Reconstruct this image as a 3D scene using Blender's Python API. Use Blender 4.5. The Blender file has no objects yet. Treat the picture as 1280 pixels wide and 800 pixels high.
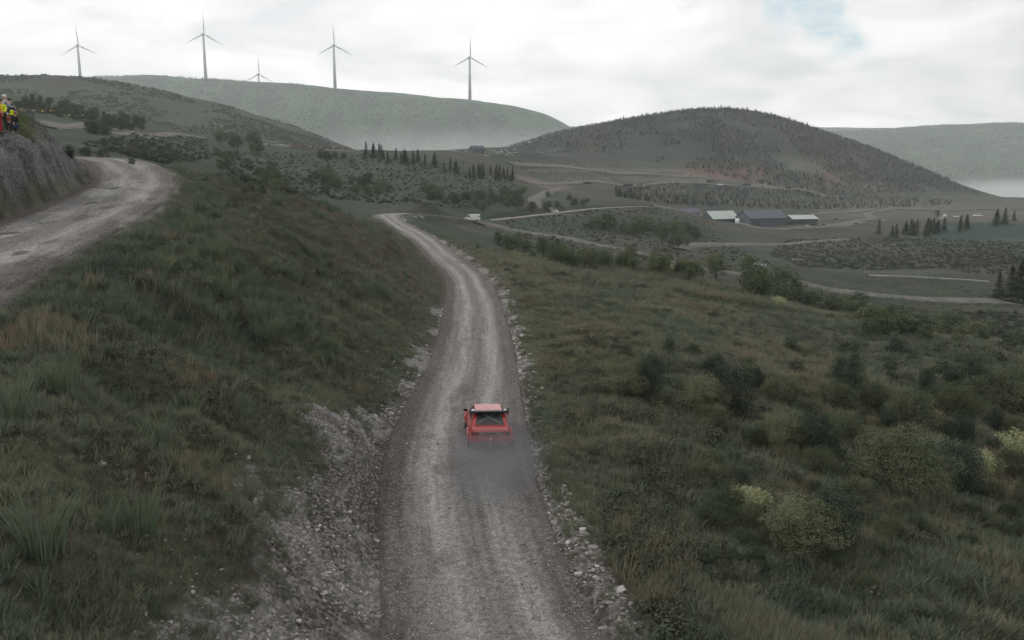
import bpy, bmesh, math, random
import numpy as np
from mathutils import Vector, Matrix, Euler

SC = bpy.context.scene
COL = SC.collection
random.seed(7)
RNG = np.random.default_rng(11)
PITCH = math.radians(10.3)
FPX = 1100.0            # focal length in pixels of a 1280 px wide picture

# ---------------------------------------------------------------- camera
cam_d = bpy.data.cameras.new("camera")
cam = bpy.data.objects.new("camera", cam_d)
COL.objects.link(cam)
cam.location = (0, 0, 0)
cam.rotation_euler = (math.pi / 2 - PITCH, 0, 0)
cam_d.sensor_width = 36.0
cam_d.lens = 36.0 * FPX / 1280.0
cam_d.clip_start = 0.5
cam_d.clip_end = 20000
SC.camera = cam

# ---------------------------------------------------------------- exposure, sky, sun
SC.view_settings.view_transform = 'Standard'
SC.view_settings.look = 'None'
SC.view_settings.gamma = 1.0
SC.view_settings.exposure = 0.0
SC.view_settings.use_curve_mapping = False
SUN_EL, SUN_AZ = math.radians(38), math.radians(-75)     # azimuth from +Y towards +X

def pix(px, py):
    a = (px - 640) / FPX
    b = (400 - py) / FPX
    cp, sp = math.cos(PITCH), math.sin(PITCH)
    dy = cp + b * sp
    return a / dy, (-sp + b * cp) / dy          # u = X/Y, T = Z/Y

def pdir(px, py):
    u, t = pix(px, py)
    return Vector((u, 1, t)).normalized()

world = bpy.data.worlds.new("World")
SC.world = world
world.use_nodes = True
wt = world.node_tree
for n in list(wt.nodes): wt.nodes.remove(n)

class NT:
    """small node-building helper"""
    def __init__(s, tree): s.t = tree
    def n(s, typ, **kw):
        nd = s.t.nodes.new(typ)
        ins = kw.pop('ins', {})
        for k, v in kw.items(): setattr(nd, k, v)
        for k, v in ins.items():
            if hasattr(v, 'links') or isinstance(v, bpy.types.NodeSocket): s.t.links.new(v, nd.inputs[k])
            else: nd.inputs[k].default_value = v
        return nd
    def math(s, op, a, b=None, c=None, clamp=False):
        nd = s.t.nodes.new('ShaderNodeMath'); nd.operation = op; nd.use_clamp = clamp
        for i, v in enumerate((a, b, c)):
            if v is None: continue
            if isinstance(v, bpy.types.NodeSocket): s.t.links.new(v, nd.inputs[i])
            else: nd.inputs[i].default_value = v
        return nd.outputs[0]
    def vmath(s, op, a, b=None):
        nd = s.t.nodes.new('ShaderNodeVectorMath'); nd.operation = op
        for i, v in enumerate((a, b)):
            if v is None: continue
            if isinstance(v, bpy.types.NodeSocket): s.t.links.new(v, nd.inputs[i])
            else: nd.inputs[i].default_value = v
        return nd
    def mix(s, fac, a, b, blend='MIX'):
        nd = s.t.nodes.new('ShaderNodeMix'); nd.data_type = 'RGBA'; nd.blend_type = blend
        for i, v in ((0, fac), (6, a), (7, b)):
            if isinstance(v, bpy.types.NodeSocket): s.t.links.new(v, nd.inputs[i])
            elif i == 0: nd.inputs[0].default_value = v
            else: nd.inputs[i].default_value = (*v, 1) if len(v) == 3 else v
        return nd.outputs[2]
    def ramp(s, fac, stops, interp='LINEAR'):
        nd = s.t.nodes.new('ShaderNodeValToRGB'); cr = nd.color_ramp; cr.interpolation = interp
        while len(cr.elements) < len(stops): cr.elements.new(0.5)
        for e, (p, c) in zip(cr.elements, stops):
            e.position = p; e.color = (*c, 1) if len(c) == 3 else c
        s.t.links.new(fac, nd.inputs[0])
        return nd.outputs[0]
    def noise(s, vec, scale, detail=4, rough=0.55, dist=0.0):
        nd = s.n('ShaderNodeTexNoise', ins={'Scale': scale, 'Detail': detail, 'Roughness': rough, 'Distortion': dist})
        if vec is not None: s.t.links.new(vec, nd.inputs['Vector'])
        return nd.outputs[0]
    def link(s, a, b): s.t.links.new(a, b)

W = NT(wt)
tc = W.n('ShaderNodeTexCoord').outputs['Generated']
sky = W.n('ShaderNodeTexSky', sky_type='NISHITA', sun_disc=False, sun_elevation=SUN_EL,
          sun_rotation=SUN_AZ, air_density=1.0, dust_density=1.5, ozone_density=1.0)
dirn = W.vmath('NORMALIZE', tc).outputs[0]
sep = W.n('ShaderNodeSeparateXYZ', ins={0: dirn})
# cloud layer seen as a plane overhead
zz = W.math('ADD', W.math('MAXIMUM', sep.outputs[2], 0.0), 0.22)
cx = W.math('DIVIDE', sep.outputs[0], zz); cy = W.math('DIVIDE', sep.outputs[1], zz)
cv = W.n('ShaderNodeCombineXYZ', ins={0: cx, 1: cy, 2: 0.3}).outputs[0]
n1 = W.noise(cv, 1.9, 7, 0.52, 0.6)
n2 = W.noise(cv, 4.2, 6, 0.6, 0.5)
nn = W.math('ADD', W.math('MULTIPLY', n1, 0.7), W.math('MULTIPLY', n2, 0.3))
CL = 9.2          # cloud radiance before the background strength of 0.1
cloud = W.ramp(nn, [(0.36, (0.74, 0.755, 0.785)), (0.44, (0.84, 0.845, 0.865)), (0.50, (0.94, 0.94, 0.945)), (0.56, (1.02, 1.02, 1.015)), (0.64, (1.12, 1.12, 1.11))])
# the bright centre of the cloud deck, above and behind the middle hills
bc = pdir(420, 60)
bd = W.vmath('DOT_PRODUCT', dirn, tuple(bc)).outputs[1]
lift = W.n('ShaderNodeMapRange', ins={0: bd, 1: 0.80, 2: 1.0, 3: 0.96, 4: 1.14}).outputs[0]
cloud = W.mix(1.0, cloud, W.n('ShaderNodeCombineXYZ', ins={0: lift, 1: lift, 2: lift}).outputs[0], 'MULTIPLY')
# gaps of blue
def gap(px, py, rad, soft, amt):
    d = W.vmath('DISTANCE', W.vmath('ADD', dirn, W.vmath('MULTIPLY', W.vmath('SUBTRACT', W.n('ShaderNodeTexNoise', ins={'Vector': dirn, 'Scale': 11.0, 'Detail': 7.0, 'Roughness': 0.55}).outputs[1], (0.5, 0.5, 0.5)).outputs[0], (0.15, 0.15, 0.15)).outputs[0]).outputs[0], tuple(pdir(px, py))).outputs[1]
    return W.math('MULTIPLY', W.n('ShaderNodeMapRange', interpolation_type='SMOOTHSTEP', ins={0: d, 1: rad - soft, 2: rad + soft, 3: 1.0, 4: 0.0}).outputs[0], amt)
g = W.math('MAXIMUM', gap(1012, 5, 0.034, 0.013, 0.97), gap(1052, 48, 0.026, 0.014, 0.85))
g = W.math('MAXIMUM', g, gap(985, -25, 0.032, 0.012, 0.9))
g = W.math('MAXIMUM', g, gap(1090, 108, 0.022, 0.022, 0.22))
g = W.math('MAXIMUM', g, gap(1190, 145, 0.030, 0.022, 0.22))
g = W.math('MULTIPLY', g, W.n('ShaderNodeMapRange', ins={0: W.noise(cv, 9.0, 6, .62, .4), 1: .36, 2: .62, 3: 1.0, 4: .55}).outputs[0])
blue = W.mix(0.55, W.mix(1.0, sky.outputs[0], (1.0, 1.0, 1.0), 'MULTIPLY'), (6.0, 8.4, 9.6))
skyc = W.mix(1.0, cloud, (CL * 1.025, CL, CL * 1.01), 'MULTIPLY')
fin = W.mix(g, skyc, blue)
# extra sky gain towards the horizon, added to offset dimming by the haze
elev = W.math('MAXIMUM', sep.outputs[2], 0.0)
hb = W.math('ADD', 1.0, W.math('MULTIPLY', 0.62, W.math('POWER', 2.718, W.math('MULTIPLY', elev, -6.5))))
fin = W.mix(1.0, fin, W.n('ShaderNodeCombineXYZ', ins={0: hb, 1: W.math('MULTIPLY', hb, .995), 2: W.math('MULTIPLY', hb, .99)}).outputs[0], 'MULTIPLY')
# below the horizon the world is dark land
low = W.n('ShaderNodeMapRange', ins={0: sep.outputs[2], 1: -0.06, 2: -0.02, 3: 0.0, 4: 1.0}).outputs[0]
fin = W.mix(low, (1.5, 1.6, 1.5), fin)
bg = W.n('ShaderNodeBackground', ins={'Color': fin, 'Strength': 0.1})
W.link(bg.outputs[0], W.n('ShaderNodeOutputWorld').inputs[0])
world.cycles.sampling_method = 'MANUAL'
world.cycles.sample_map_resolution = 512

sun_d = bpy.data.lights.new("sun", 'SUN')
sun = bpy.data.objects.new("sun", sun_d); COL.objects.link(sun)
sun_d.energy = 1.5
sun_d.angle = math.radians(11)
sun_d.color = (1.0, 0.96, 0.9)
sv = Vector((math.sin(SUN_AZ) * math.cos(SUN_EL), math.cos(SUN_AZ) * math.cos(SUN_EL), math.sin(SUN_EL)))
sun.rotation_euler = sv.to_track_quat('Z', 'Y').to_euler()

SC.cycles.volume_bounces = 2
SC.cycles.volume_step_rate = 0.7
SC.cycles.volume_max_steps = 64
SC.cycles.max_bounces = 5
SC.cycles.diffuse_bounces = 2
SC.cycles.glossy_bounces = 2
SC.cycles.transparent_max_bounces = 12
SC.cycles.use_adaptive_sampling = True
SC.cycles.adaptive_threshold = 0.03
SC.cycles.use_denoising = True

# ---------------------------------------------------------------- object helpers
def tag(o, label=None, cat=None, group=None, kind=None):
    if label: o['label'] = label
    if cat: o['category'] = cat
    if group: o['group'] = group
    if kind: o['kind'] = kind
    return o

def mesh_np(name, V, F, mats=(), parent=None, smooth=True, attrs=None, midx=None, tris=None):
    """V (n,3), F (m,4) quads and/or tris (k,3)"""
    me = bpy.data.meshes.new(name)
    V = np.ascontiguousarray(V, dtype=np.float32)
    parts, sizes = [], []
    if F is not None and len(F): parts.append(np.asarray(F, dtype=np.int32).ravel()); sizes += [4] * len(F)
    if tris is not None and len(tris): parts.append(np.asarray(tris, dtype=np.int32).ravel()); sizes += [3] * len(tris)
    loops = np.concatenate(parts)
    sizes = np.array(sizes, dtype=np.int32)
    starts = np.concatenate([[0], np.cumsum(sizes)[:-1]]).astype(np.int32)
    me.vertices.add(len(V)); me.vertices.foreach_set('co', V.ravel())
    me.loops.add(len(loops)); me.loops.foreach_set('vertex_index', loops)
    me.polygons.add(len(sizes)); me.polygons.foreach_set('loop_start', starts)
    if midx is not None: me.polygons.foreach_set('material_index', np.asarray(midx, dtype=np.int32))
    me.polygons.foreach_set('use_smooth', np.full(len(sizes), smooth))
    me.update(calc_edges=True)
    for k, (typ, arr) in (attrs or {}).items():
        a = me.attributes.new(k, typ, 'POINT')
        a.data.foreach_set('color' if typ == 'FLOAT_COLOR' else ('vector' if typ == 'FLOAT_VECTOR' else 'value'), np.ascontiguousarray(arr, dtype=np.float32).ravel())
    for m in mats: me.materials.append(m)
    o = bpy.data.objects.new(name, me)
    COL.objects.link(o)
    if parent: o.parent = parent
    return o

def thing(name, loc=(0, 0, 0), rz=0.0, label=None, cat=None, group=None):
    o = bpy.data.objects.new(name, None); COL.objects.link(o)
    o.location = loc; o.rotation_euler = (0, 0, rz)
    o.empty_display_size = 0.3
    return tag(o, label, cat, group)

def copy_tree(o, parent=None):
    c = o.copy(); COL.objects.link(c); c.parent = parent
    for ch in list(CHILD.get(o.name, [])):
        cc = copy_tree(ch, c)
        CHILD.setdefault(c.name, []).append(cc)
    return c
CHILD = {}
def own(parent, *kids):
    for k in kids:
        k.parent = parent
        CHILD.setdefault(parent.name, []).append(k)
    return kids[0] if len(kids) == 1 else kids

# ---------------------------------------------------------------- noise
def _h(ix, iy, seed):
    n = (ix.astype(np.int64) * 374761393 + iy.astype(np.int64) * 668265263 + seed * 1274126177) & 0xffffffff
    n = ((n ^ (n >> 13)) * 1274126177) & 0xffffffff
    n = ((n ^ (n >> 15)) * 2246822519) & 0xffffffff
    return ((n ^ (n >> 16)) & 0xffffff) / float(0xffffff)
def vnoise(x, y, seed=0):
    x = np.asarray(x, float); y = np.asarray(y, float)
    ix = np.floor(x); iy = np.floor(y); fx = x - ix; fy = y - iy
    fx = fx * fx * fx * (fx * (fx * 6 - 15) + 10); fy = fy * fy * fy * (fy * (fy * 6 - 15) + 10)
    a = _h(ix, iy, seed); b = _h(ix + 1, iy, seed); c = _h(ix, iy + 1, seed); d = _h(ix + 1, iy + 1, seed)
    return (a + (b - a) * fx) * (1 - fy) + (c + (d - c) * fx) * fy
def fbm(x, y, seed=0, octv=4, gain=0.5):
    s = 0; a = 1; t = 0
    c, sn = math.cos(0.6), math.sin(0.6)
    for i in range(octv):
        s = s + a * (vnoise(x, y, seed + i * 17) - 0.5) * 2; t += a
        x, y = (x * c - y * sn) * 2.03 + 3.1, (x * sn + y * c) * 2.03 + 1.7; a *= gain
    return s / t
def sstep(a, b, x):
    t = np.clip((x - a) / (b - a), 0, 1); return t * t * (3 - 2 * t)
# ---------------------------------------------------------------- terrain controls
CTRL = []      # (u, v=ln Y, T)
def cp(px, py, Y):
    u, t = pix(px, py); CTRL.append((u, math.log(Y), t))
def cw(X, Y, Z): CTRL.append((X / Y, math.log(Y), Z / Y))

# lower gravel road: (row, left px, right px, Y)
LR = [(905, 480, 830, 14.2), (800, 484, 752, 17.6), (700, 482, 700, 21.5), (600, 478, 668, 27.4), (550, 489, 659, 31.5), (500, 512, 651, 37.3),
      (450, 540, 643, 45.0), (400, 553, 632, 56.6), (350, 557, 611, 76.0), (320, 534, 573, 97.0), (300, 511, 551, 115.0),
      (285, 486, 526, 139.0), (274, 472, 505, 162.0)]
road_l, road_r = [], []
for py, l, r, Y in LR:
    for px, lst in ((l, road_l), (r, road_r)):
        u, t = pix(px, py); lst.append((u * Y, Y, t * Y))
def lerp3(a, b, t): return tuple(a[i] + (b[i] - a[i]) * t for i in range(3))
road_c = [lerp3(a, b, .5) for a, b in zip(road_l, road_r)]
road_w = [max(3.6, (b[0] - a[0]) * 0.5 * 2 * f) for a, b, f in zip(road_l, road_r, [1] * 8 + [.92, .85, .8, .78, .8])]
# a start behind the camera and the hairpin end
road_c = [(-0.2, 2.0, -10.35), (0.05, 8.0, -10.35)] + road_c
road_w = [4.2, 4.2] + road_w
def pw(px, py, Y):
    u, t = pix(px, py); return (u * Y, Y, t * Y)
road_c += [pw(483, 269, 172), pw(503, 266.5, 184), pw(530, 268, 205), pw(562, 271.5, 240), pw(595, 276, 268), pw(640, 272, 295), pw(690, 266.5, 318),
           pw(745, 260.5, 345), pw(800, 258, 372), pw(820, 258.3, 380)]
road_w += [5.5, 5.5, 5, 5, 5, 4.5, 4.5, 4.5, 4.5, 4.5]
# upper road on the left
up_c = [(-15.5, 6, -5.2), (-17, 16, -4.7), (-18.4, 24, -4.1), (-19.8, 33, -3.35), (-21.5, 43, -2.75), (-23.4, 52, -2.1), (-25.8, 60, -1.5), (-29.6, 69, -0.75), (-35.5, 78, 0.1), (-45, 85, 0.35), (-58, 90, 0.5)]
up_w = [5.6, 5.6, 5.8, 6.0, 6.0, 5.8, 5.6, 5.4, 5.2, 5, 5]

def catmull(P, n):
    P = [np.array(p, float) for p in P]
    P = [2 * P[0] - P[1]] + P + [2 * P[-1] - P[-2]]
    out = []
    for i in range(1, len(P) - 2):
        L = np.linalg.norm(P[i + 1] - P[i]); k = max(2, int(L / n))
        a = [0, 0, 0, 0]
        t0 = 0; t1 = t0 + max(1e-3, np.linalg.norm(P[i][:2] - P[i - 1][:2])) ** .5
        t2 = t1 + max(1e-3, np.linalg.norm(P[i + 1][:2] - P[i][:2])) ** .5; t3 = t2 + max(1e-3, np.linalg.norm(P[i + 2][:2] - P[i + 1][:2])) ** .5
        for j in range(k):
            t = t1 + (t2 - t1) * j / k
            A1 = (t1 - t) / (t1 - t0) * P[i - 1] + (t - t0) / (t1 - t0) * P[i]
            A2 = (t2 - t) / (t2 - t1) * P[i] + (t - t1) / (t2 - t1) * P[i + 1]
            A3 = (t3 - t) / (t3 - t2) * P[i + 1] + (t - t2) / (t3 - t2) * P[i + 2]
            B1 = (t2 - t) / (t2 - t0) * A1 + (t - t0) / (t2 - t0) * A2
            B2 = (t3 - t) / (t3 - t1) * A2 + (t - t1) / (t3 - t1) * A3
            out.append((t2 - t) / (t2 - t1) * B1 + (t - t1) / (t2 - t1) * B2)
    out.append(P[-2])
    return np.array(out)
ROAD = catmull([(*c, w) for c, w in zip(road_c, road_w)], 1.0)
UPR = catmull([(*c, w) for c, w in zip(up_c, up_w)], 0.7)

# land hugging the near road (plan coordinates)
for i in range(0, len(ROAD), 9):
    x, y, z, w = ROAD[i]
    if y < 8: continue
    cw(x, y, z)
    if y < 110: cw(x + w / 2 + 0.6, y, z + 0.05); cw(x - w / 2 - 0.4, y, z + .05)
for i in range(0, len(UPR), 9):
    x, y, z, w = UPR[i]
    if y < 10: continue
    cw(x, y, z)
    if y < 66: cw(x + w / 2, y, z - .1)
for row in [
    (12, (-4.2, -9.5), (-6.5, -8.1), (-9, -6.9), (-12, -5.9)),
    (16, (-4.6, -9.4), (-6.6, -8.0), (-9.1, -6.1), (-11.5, -5.6)),
    (22, (-5.0, -9.3), (-7.5, -7.8), (-10.5, -6.3), (-13.2, -5.2)),
    (30, (-5.8, -9.2), (-8.6, -7.6), (-11.6, -6.1), (-14.6, -4.5)),
    (45, (-6.8, -9.1), (-10.6, -7.0), (-14.4, -5.0), (-17.4, -3.5)),
    (60, (-8.5, -8.8), (-13, -6.2), (-18, -3.6), (-21, -2.2)),
    (80, (-10.5, -8.4), (-16, -5.4), (-22, -2.9), (-27.5, -1.6)),
    (100, (-14.5, -8.4), (-20, -6.0), (-25.5, -4.3)),
    (120, (-20.0, -8.9), (-24.5, -7.4)),
    # right of the road
    (14, (6, -10.9), (9, -11.4), (13, -12)), (20.5, (6.5, -11.0), (11.4, -12.0), (17, -13)), (30, (7.5, -11.0), (13, -12.2), (22, -13.9)),
    (45, (10, -11.2), (20, -13.0), (32, -15.4)), (65, (12, -11.4), (28, -14.4), (42, -16.6)),
    ]:
    for X, Z in row[1:]: cw(X, row[0], Z)
# crest of the big right-hand field and the drop behind it
for px, py, Y in [(650, 322, 112), (700, 335, 112), (765, 338, 112), (830, 342, 110), (930, 367, 104), (1080, 402, 92), (1290, 434, 80), (1500, 470, 70)]:
    cp(px, py, Y)
    u, t = pix(px, py)
    cw(u * Y * 1.45, Y * 1.45, t * Y * 1.45 * 1.13 - 1.2)
for a in [(760, 372, 80), (860, 400, 72), (1000, 430, 68), (1180, 470, 58)]: cp(*a)
# right-hand valley
for a in [(1280, 378, 196), (1200, 352, 225), (1000, 352, 205), (1000, 310, 330), (1280, 330, 270), (1280, 300, 380), (1000, 285, 430), (1150, 285, 450), (1280, 275, 560),
          (1000, 263, 600), (1280, 258, 760), (1150, 262, 680), (1000, 250, 850), (1280, 249, 1000), (1100, 250, 900),
          (620, 288, 250), (700, 303, 238), (790, 317, 225), (870, 334, 214),
          (740, 328, 185), (850, 345, 178), (640, 300, 200), (950, 378, 160),
          (900, 320, 250), (900, 296, 350), (900, 283, 400), (820, 280, 330), (760, 275, 318), (1050, 340, 240),
          (862, 265, 410), (905, 275.5, 425), (940, 283.5, 430), (955, 284, 450), (1020, 281, 470), (880, 281, 470), (850, 262, 520), (850, 250, 600), (800, 236, 740), (900, 233, 850), (700, 232, 520), (720, 245, 420), (740, 215, 720), (650, 215, 560), (650, 238, 400), (660, 255, 330),
          (640, 193, 640), (700, 196, 800), (780, 200, 900), (560, 187.5, 600), (600, 188, 620), (640, 185, 680), (520, 189, 560), (600, 203, 900),
          # left middle hillside
          (600, 262, 268), (600, 240, 330), (600, 217, 420), (600, 197, 520), (540, 255, 235), (520, 225, 330),
          (480, 258, 215), (480, 240, 262), (480, 212, 350), (480, 191, 430), (400, 240, 215), (400, 225, 260), (400, 205, 330), (400, 186.5, 400),
          (330, 222, 205), (330, 205, 260), (330, 183, 350), (280, 205, 215), (250, 190, 245), (250, 168, 400),
          (190, 200, 150), (190, 185, 185), (190, 165, 300), (120, 183, 180), (120, 163, 270), (120, 158, 300), (120, 142, 400),
          (60, 185, 150), (60, 150, 280), (0, 160, 190), (0, 137, 300), (0, 118, 400), (60, 125, 400), (180, 153, 400), (-120, 145, 200), (-150, 106, 400),
          (-150, 170, 620), (0, 172, 600), (120, 178, 600), (250, 182, 600), (380, 192, 600), (0, 195, 850), (200, 198, 850), (400, 204, 850), (560, 208, 850), (-150, 195, 850), (420, 192, 520)]:
    cp(*a)
# the spur crest and the hidden gully behind it
for px, py, Y in [(220, 213, 76), (262, 223, 81), (318, 233, 89), (384, 256, 106), (450, 279, 136)]: cp(px, py, Y)
for X, Y, Z in [(-47, 112, -4.5), (-36, 118, -8.5), (-33, 145, -11.5), (-30, 172, -14.0), (-44, 160, -9.5), (-22, 190, -14)]: cw(X, Y, Z)
# the rock cut above the upper road
for px, py, Y in [(0, 158, 51), (20, 157, 54), (45, 162, 57), (62, 175, 60), (80, 194, 64), (97, 213, 67)]: cp(px, py, Y)
for X, Y, Z in [(-24.5, 34, -1.0), (-27.5, 43, -0.2), (-23.5, 26, -2.4), (-40, 50, 3), (-45, 66, 3), (-40, 70, 1.5), (-30, 35, 1.5), (-30, 20, 0), (-30, 12, -2)]: cw(X, Y, Z)

C = np.array(CTRL)
KU = 3.2
def _k(r2): return 0.5 * r2 * np.log(np.maximum(r2, 1e-12))
cu, cvv = C[:, 0] * KU, C[:, 1]
n = len(C)
r2 = (cu[:, None] - cu) ** 2 + (cvv[:, None] - cvv) ** 2
A = np.zeros((n + 3, n + 3)); A[:n, :n] = _k(r2) + np.eye(n) * 0.0008
Pm = np.stack([np.ones(n), cu, cvv], 1); A[:n, n:] = Pm; A[n:, :n] = Pm.T
wts = np.linalg.solve(A, np.concatenate([C[:, 2], np.zeros(3)]))
GU, GV = np.linspace(-0.85, 0.85, 260), np.linspace(math.log(11), math.log(950), 320)
gg = np.zeros((len(GV), len(GU)))
for j, v in enumerate(GV):
    rr = (GU[:, None] * KU - cu) ** 2 + (v - cvv) ** 2
    gg[j] = _k(rr) @ wts[:n] + wts[n] + wts[n + 1] * GU * KU + wts[n + 2] * v
def base(X, Y):
    Yc = np.clip(Y, 11.0, 950.0)
    fu = np.clip((X / np.maximum(Y, 11.0) - GU[0]) / (GU[1] - GU[0]), 0, len(GU) - 1.001)
    fv = np.clip((np.log(Yc) - GV[0]) / (GV[1] - GV[0]), 0, len(GV) - 1.001)
    i = fu.astype(int); j = fv.astype(int); a = fu - i; b = fv - j
    T = (gg[j, i] * (1 - a) + gg[j, i + 1] * a) * (1 - b) + (gg[j + 1, i] * (1 - a) + gg[j + 1, i + 1] * a) * b
    Z = T * Yc
    return np.where(Y > 950, Z + (-118 - Z) * sstep(900, 2500, Y), Z)

# hills: crest rows in the picture and the distance of the crest
HILLS = {
    'left':  (dict(px=[-400, -200, 0, 110, 175, 220, 286, 351, 390, 430, 480, 560], py=[80, 86, 92.5, 96, 109, 120, 131, 151, 164, 181, 199, 225]), 560, 900, -30, 1.0),
    'wind':  (dict(px=[-400, -200, 0, 110, 180, 220, 353, 417, 520, 587, 640, 668, 690, 712, 740, 790, 860], py=[100, 98, 96.5, 95.5, 93.5, 95, 103, 109, 118, 124, 131, 137, 145, 156, 176, 205, 235]), 2000, 3000, -150, 1.0),
    'main':  (dict(px=[540, 600, 640, 660, 700, 760, 800, 860, 900, 930, 960, 1000, 1050, 1100, 1150, 1200, 1240, 1300, 1400], py=[205, 192, 184, 176, 163, 151.5, 144.5, 136.5, 134.5, 136, 142, 153, 171, 189, 210, 232, 246, 262, 275]), 830, 1180, -90, 0.92),
    'far':   (dict(px=[900, 980, 1040, 1080, 1120, 1150, 1200, 1280, 1400, 1600], py=[190, 172, 164.5, 162, 160.5, 158, 155, 153, 150, 145]), 2700, 3900, -150, 1.0),
    'fara':  (dict(px=[500, 640, 720, 760, 900, 1010, 1060, 1120, 1200], py=[162, 158, 156.5, 158, 159, 158, 159, 160.5, 164]), 3900, 4900, -150, 1.0),
}
for k, h in HILLS.items():
    if k != 'far': h[0]['px'].append(h[0]['px'][-1] + 130); h[0]['py'].append(360)
    if h[0]['px'][0] > 0: h[0]['px'].insert(0, h[0]['px'][0] - 130); h[0]['py'].insert(0, 360)
    uu, tt = zip(*[pix(a, b) for a, b in zip(h[0]['px'], h[0]['py'])])
    HILLS[k] = (np.array(uu), np.array(tt)) + h[1:]
def hill(k, X, Y):
    uu, tt, Yf, Yc, Zf, pw_ = HILLS[k]
    u = X / np.maximum(Y, 50)
    T = 0
    for du in (-.018, -.006, .006, .018): T = T + np.interp(u + du, uu, tt) / 4
    wob = 1 + 0.05 * fbm(u * 5, u * 0, hash(k) % 7 if False else len(k), 3)
    Ycc = Yc * wob; Yff = Yf * (1 + 0.10 * fbm(u * 9, u * 0 + 3, 5 + len(k), 3))
    Zc = T * Ycc
    t = np.clip((Y - Yff) / (Ycc - Yff), 0, None)
    s = np.where(t < 1, np.power(np.clip(t, 0, 1), pw_ * 0.95), 1 - 0.10 * (t - 1) - 1.0 * np.clip(t - 1.25, 0, 9))
    Z = Zf + (Zc - Zf) * s
    Z = np.where(Zc < Zf, -999, Z)
    return np.where(Y < Yff, -999.0, Z)

def near_line(L, X, Y):
    """signed offset (+ right), centre z, width, arc index for points to the polyline L"""
    n = len(X); s = np.full(n, 1e3); z = np.zeros(n); w = np.ones(n); k = np.zeros(n, int)
    lo = L[:, :2].min(0) - 12; hi = L[:, :2].max(0) + 12
    sel = np.nonzero((X > lo[0]) & (X < hi[0]) & (Y > lo[1]) & (Y < hi[1]))[0]
    d = np.gradient(L[:, :2], axis=0); d /= np.linalg.norm(d, axis=1)[:, None]
    for c in range(0, len(sel), 20000):
        q = sel[c:c + 20000]
        D = (X[q, None] - L[:, 0]) ** 2 + (Y[q, None] - L[:, 1]) ** 2
        j = D.argmin(1)
        dx = X[q] - L[j, 0]; dy = Y[q] - L[j, 1]
        sg = np.sign(dx * d[j, 1] - dy * d[j, 0])
        along = dx * d[j, 0] + dy * d[j, 1]
        gz = np.gradient(L[:, 2]) / np.maximum(1e-3, np.linalg.norm(np.gradient(L[:, :2], axis=0), axis=1))
        s[q] = sg * np.sqrt(D[np.arange(len(q)), j]); z[q] = L[j, 2] + along * gz[j]; w[q] = L[j, 3]; k[q] = j
    return s, z, w, k

def H(X, Y, full=False, road_cut=True):
    X = np.asarray(X, float).ravel(); Y = np.asarray(Y, float).ravel()
    Z = base(X, Y)
    r = np.hypot(X, Y)
    # natural relief
    sa, za, wa, ka = near_line(ROAD, X, Y); sb, zb, wb, kb = near_line(UPR, X, Y)
    ea = np.abs(sa) - wa / 2; eb = np.abs(sb) - wb / 2
    e = np.minimum(ea, eb)
    m = sstep(0.2, 5.0, e)
    left = (sa < 0) & (Y < 140) & (X > -60)
    fade = np.clip(r / 300, 0, 1)
    nearl = 1 - .72 * left * sstep(27, 17, Y)
    amp = np.where(left, 0.55, 0.30) * m * nearl
    Z = Z + amp * fbm(X / 5.0, Y / 5.0, 3, 3) * (1 - fade * .6) + 0.16 * m * fbm(X / 1.1, Y / 1.1, 9, 3) * (1 - fade)
    ridg = 1 - np.abs(fbm(X / 7 + 0.35 * Y / 7, Y / 3.6, 21, 3))
    Z = Z + np.where(left, 1.25, 0.45) * nearl * m * sstep(.5, .98, ridg) * (1 - fade) - nearl * np.where(left, .55, .2) * m * (1 - fade)
    Z = Z + sstep(100, 260, r) * (1 - sstep(900, 1500, r)) * (0.9 * fbm(X / 38, Y / 38, 31, 4))
    cut = (sb < 0) & (Y < 78) & (Y > 10)
    Z = Z + np.where(cut, sstep(.1, .8, eb) * sstep(4.5, 2.6, eb) * (.75 * fbm(X / 2.6, Y / 1.7, 71, 4) + .55 * np.abs(fbm(X / .8, Y / .8, 73, 3))), 0)
    # hills
    for k in HILLS:
        hz = hill(k, X, Y)
        hz = np.where(hz > -900, hz + sstep(0, 30, hz - Z) * 5.0 * fbm(X / 130, Y / 210, 41, 4) * (0.35 if k == 'main' else 0.8), hz)
        Z = np.maximum(Z, hz)
    # quarry terrace cut in the foot of the main hill
    if road_cut:
        for s, z, w, ee, drop in ((sb, zb, wb, eb, 0.10), (sa, za, wa, ea, 0.10)):
            isa = drop and (s is sa)
            bl = np.where(r > 150, 2.5, 1.1 if not isa else np.where(s < 0, 0.9, 1.4))
            t = sstep(0, 1, np.clip((ee + 0.15) / bl, 0, 1))
            zz = z - drop - 0.03 * r / 20
            Zr = zz * (1 - t) + Z * t
            Z = np.where(ee < 5, Zr, Z)
        berm = np.exp(-((sa - wa / 2 - 0.75) / 0.5) ** 2) * (Y < 170) * (r < 200)
        Z = Z + berm * (0.13 + 0.18 * fbm(X / 1.2, Y / 1.2, 77, 2))
    if full: return Z, sa, wa, ea, sb, wb, eb, ridg
    return Z
def HZ(x, y): return float(H(np.array([x]), np.array([y]))[0])

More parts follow.
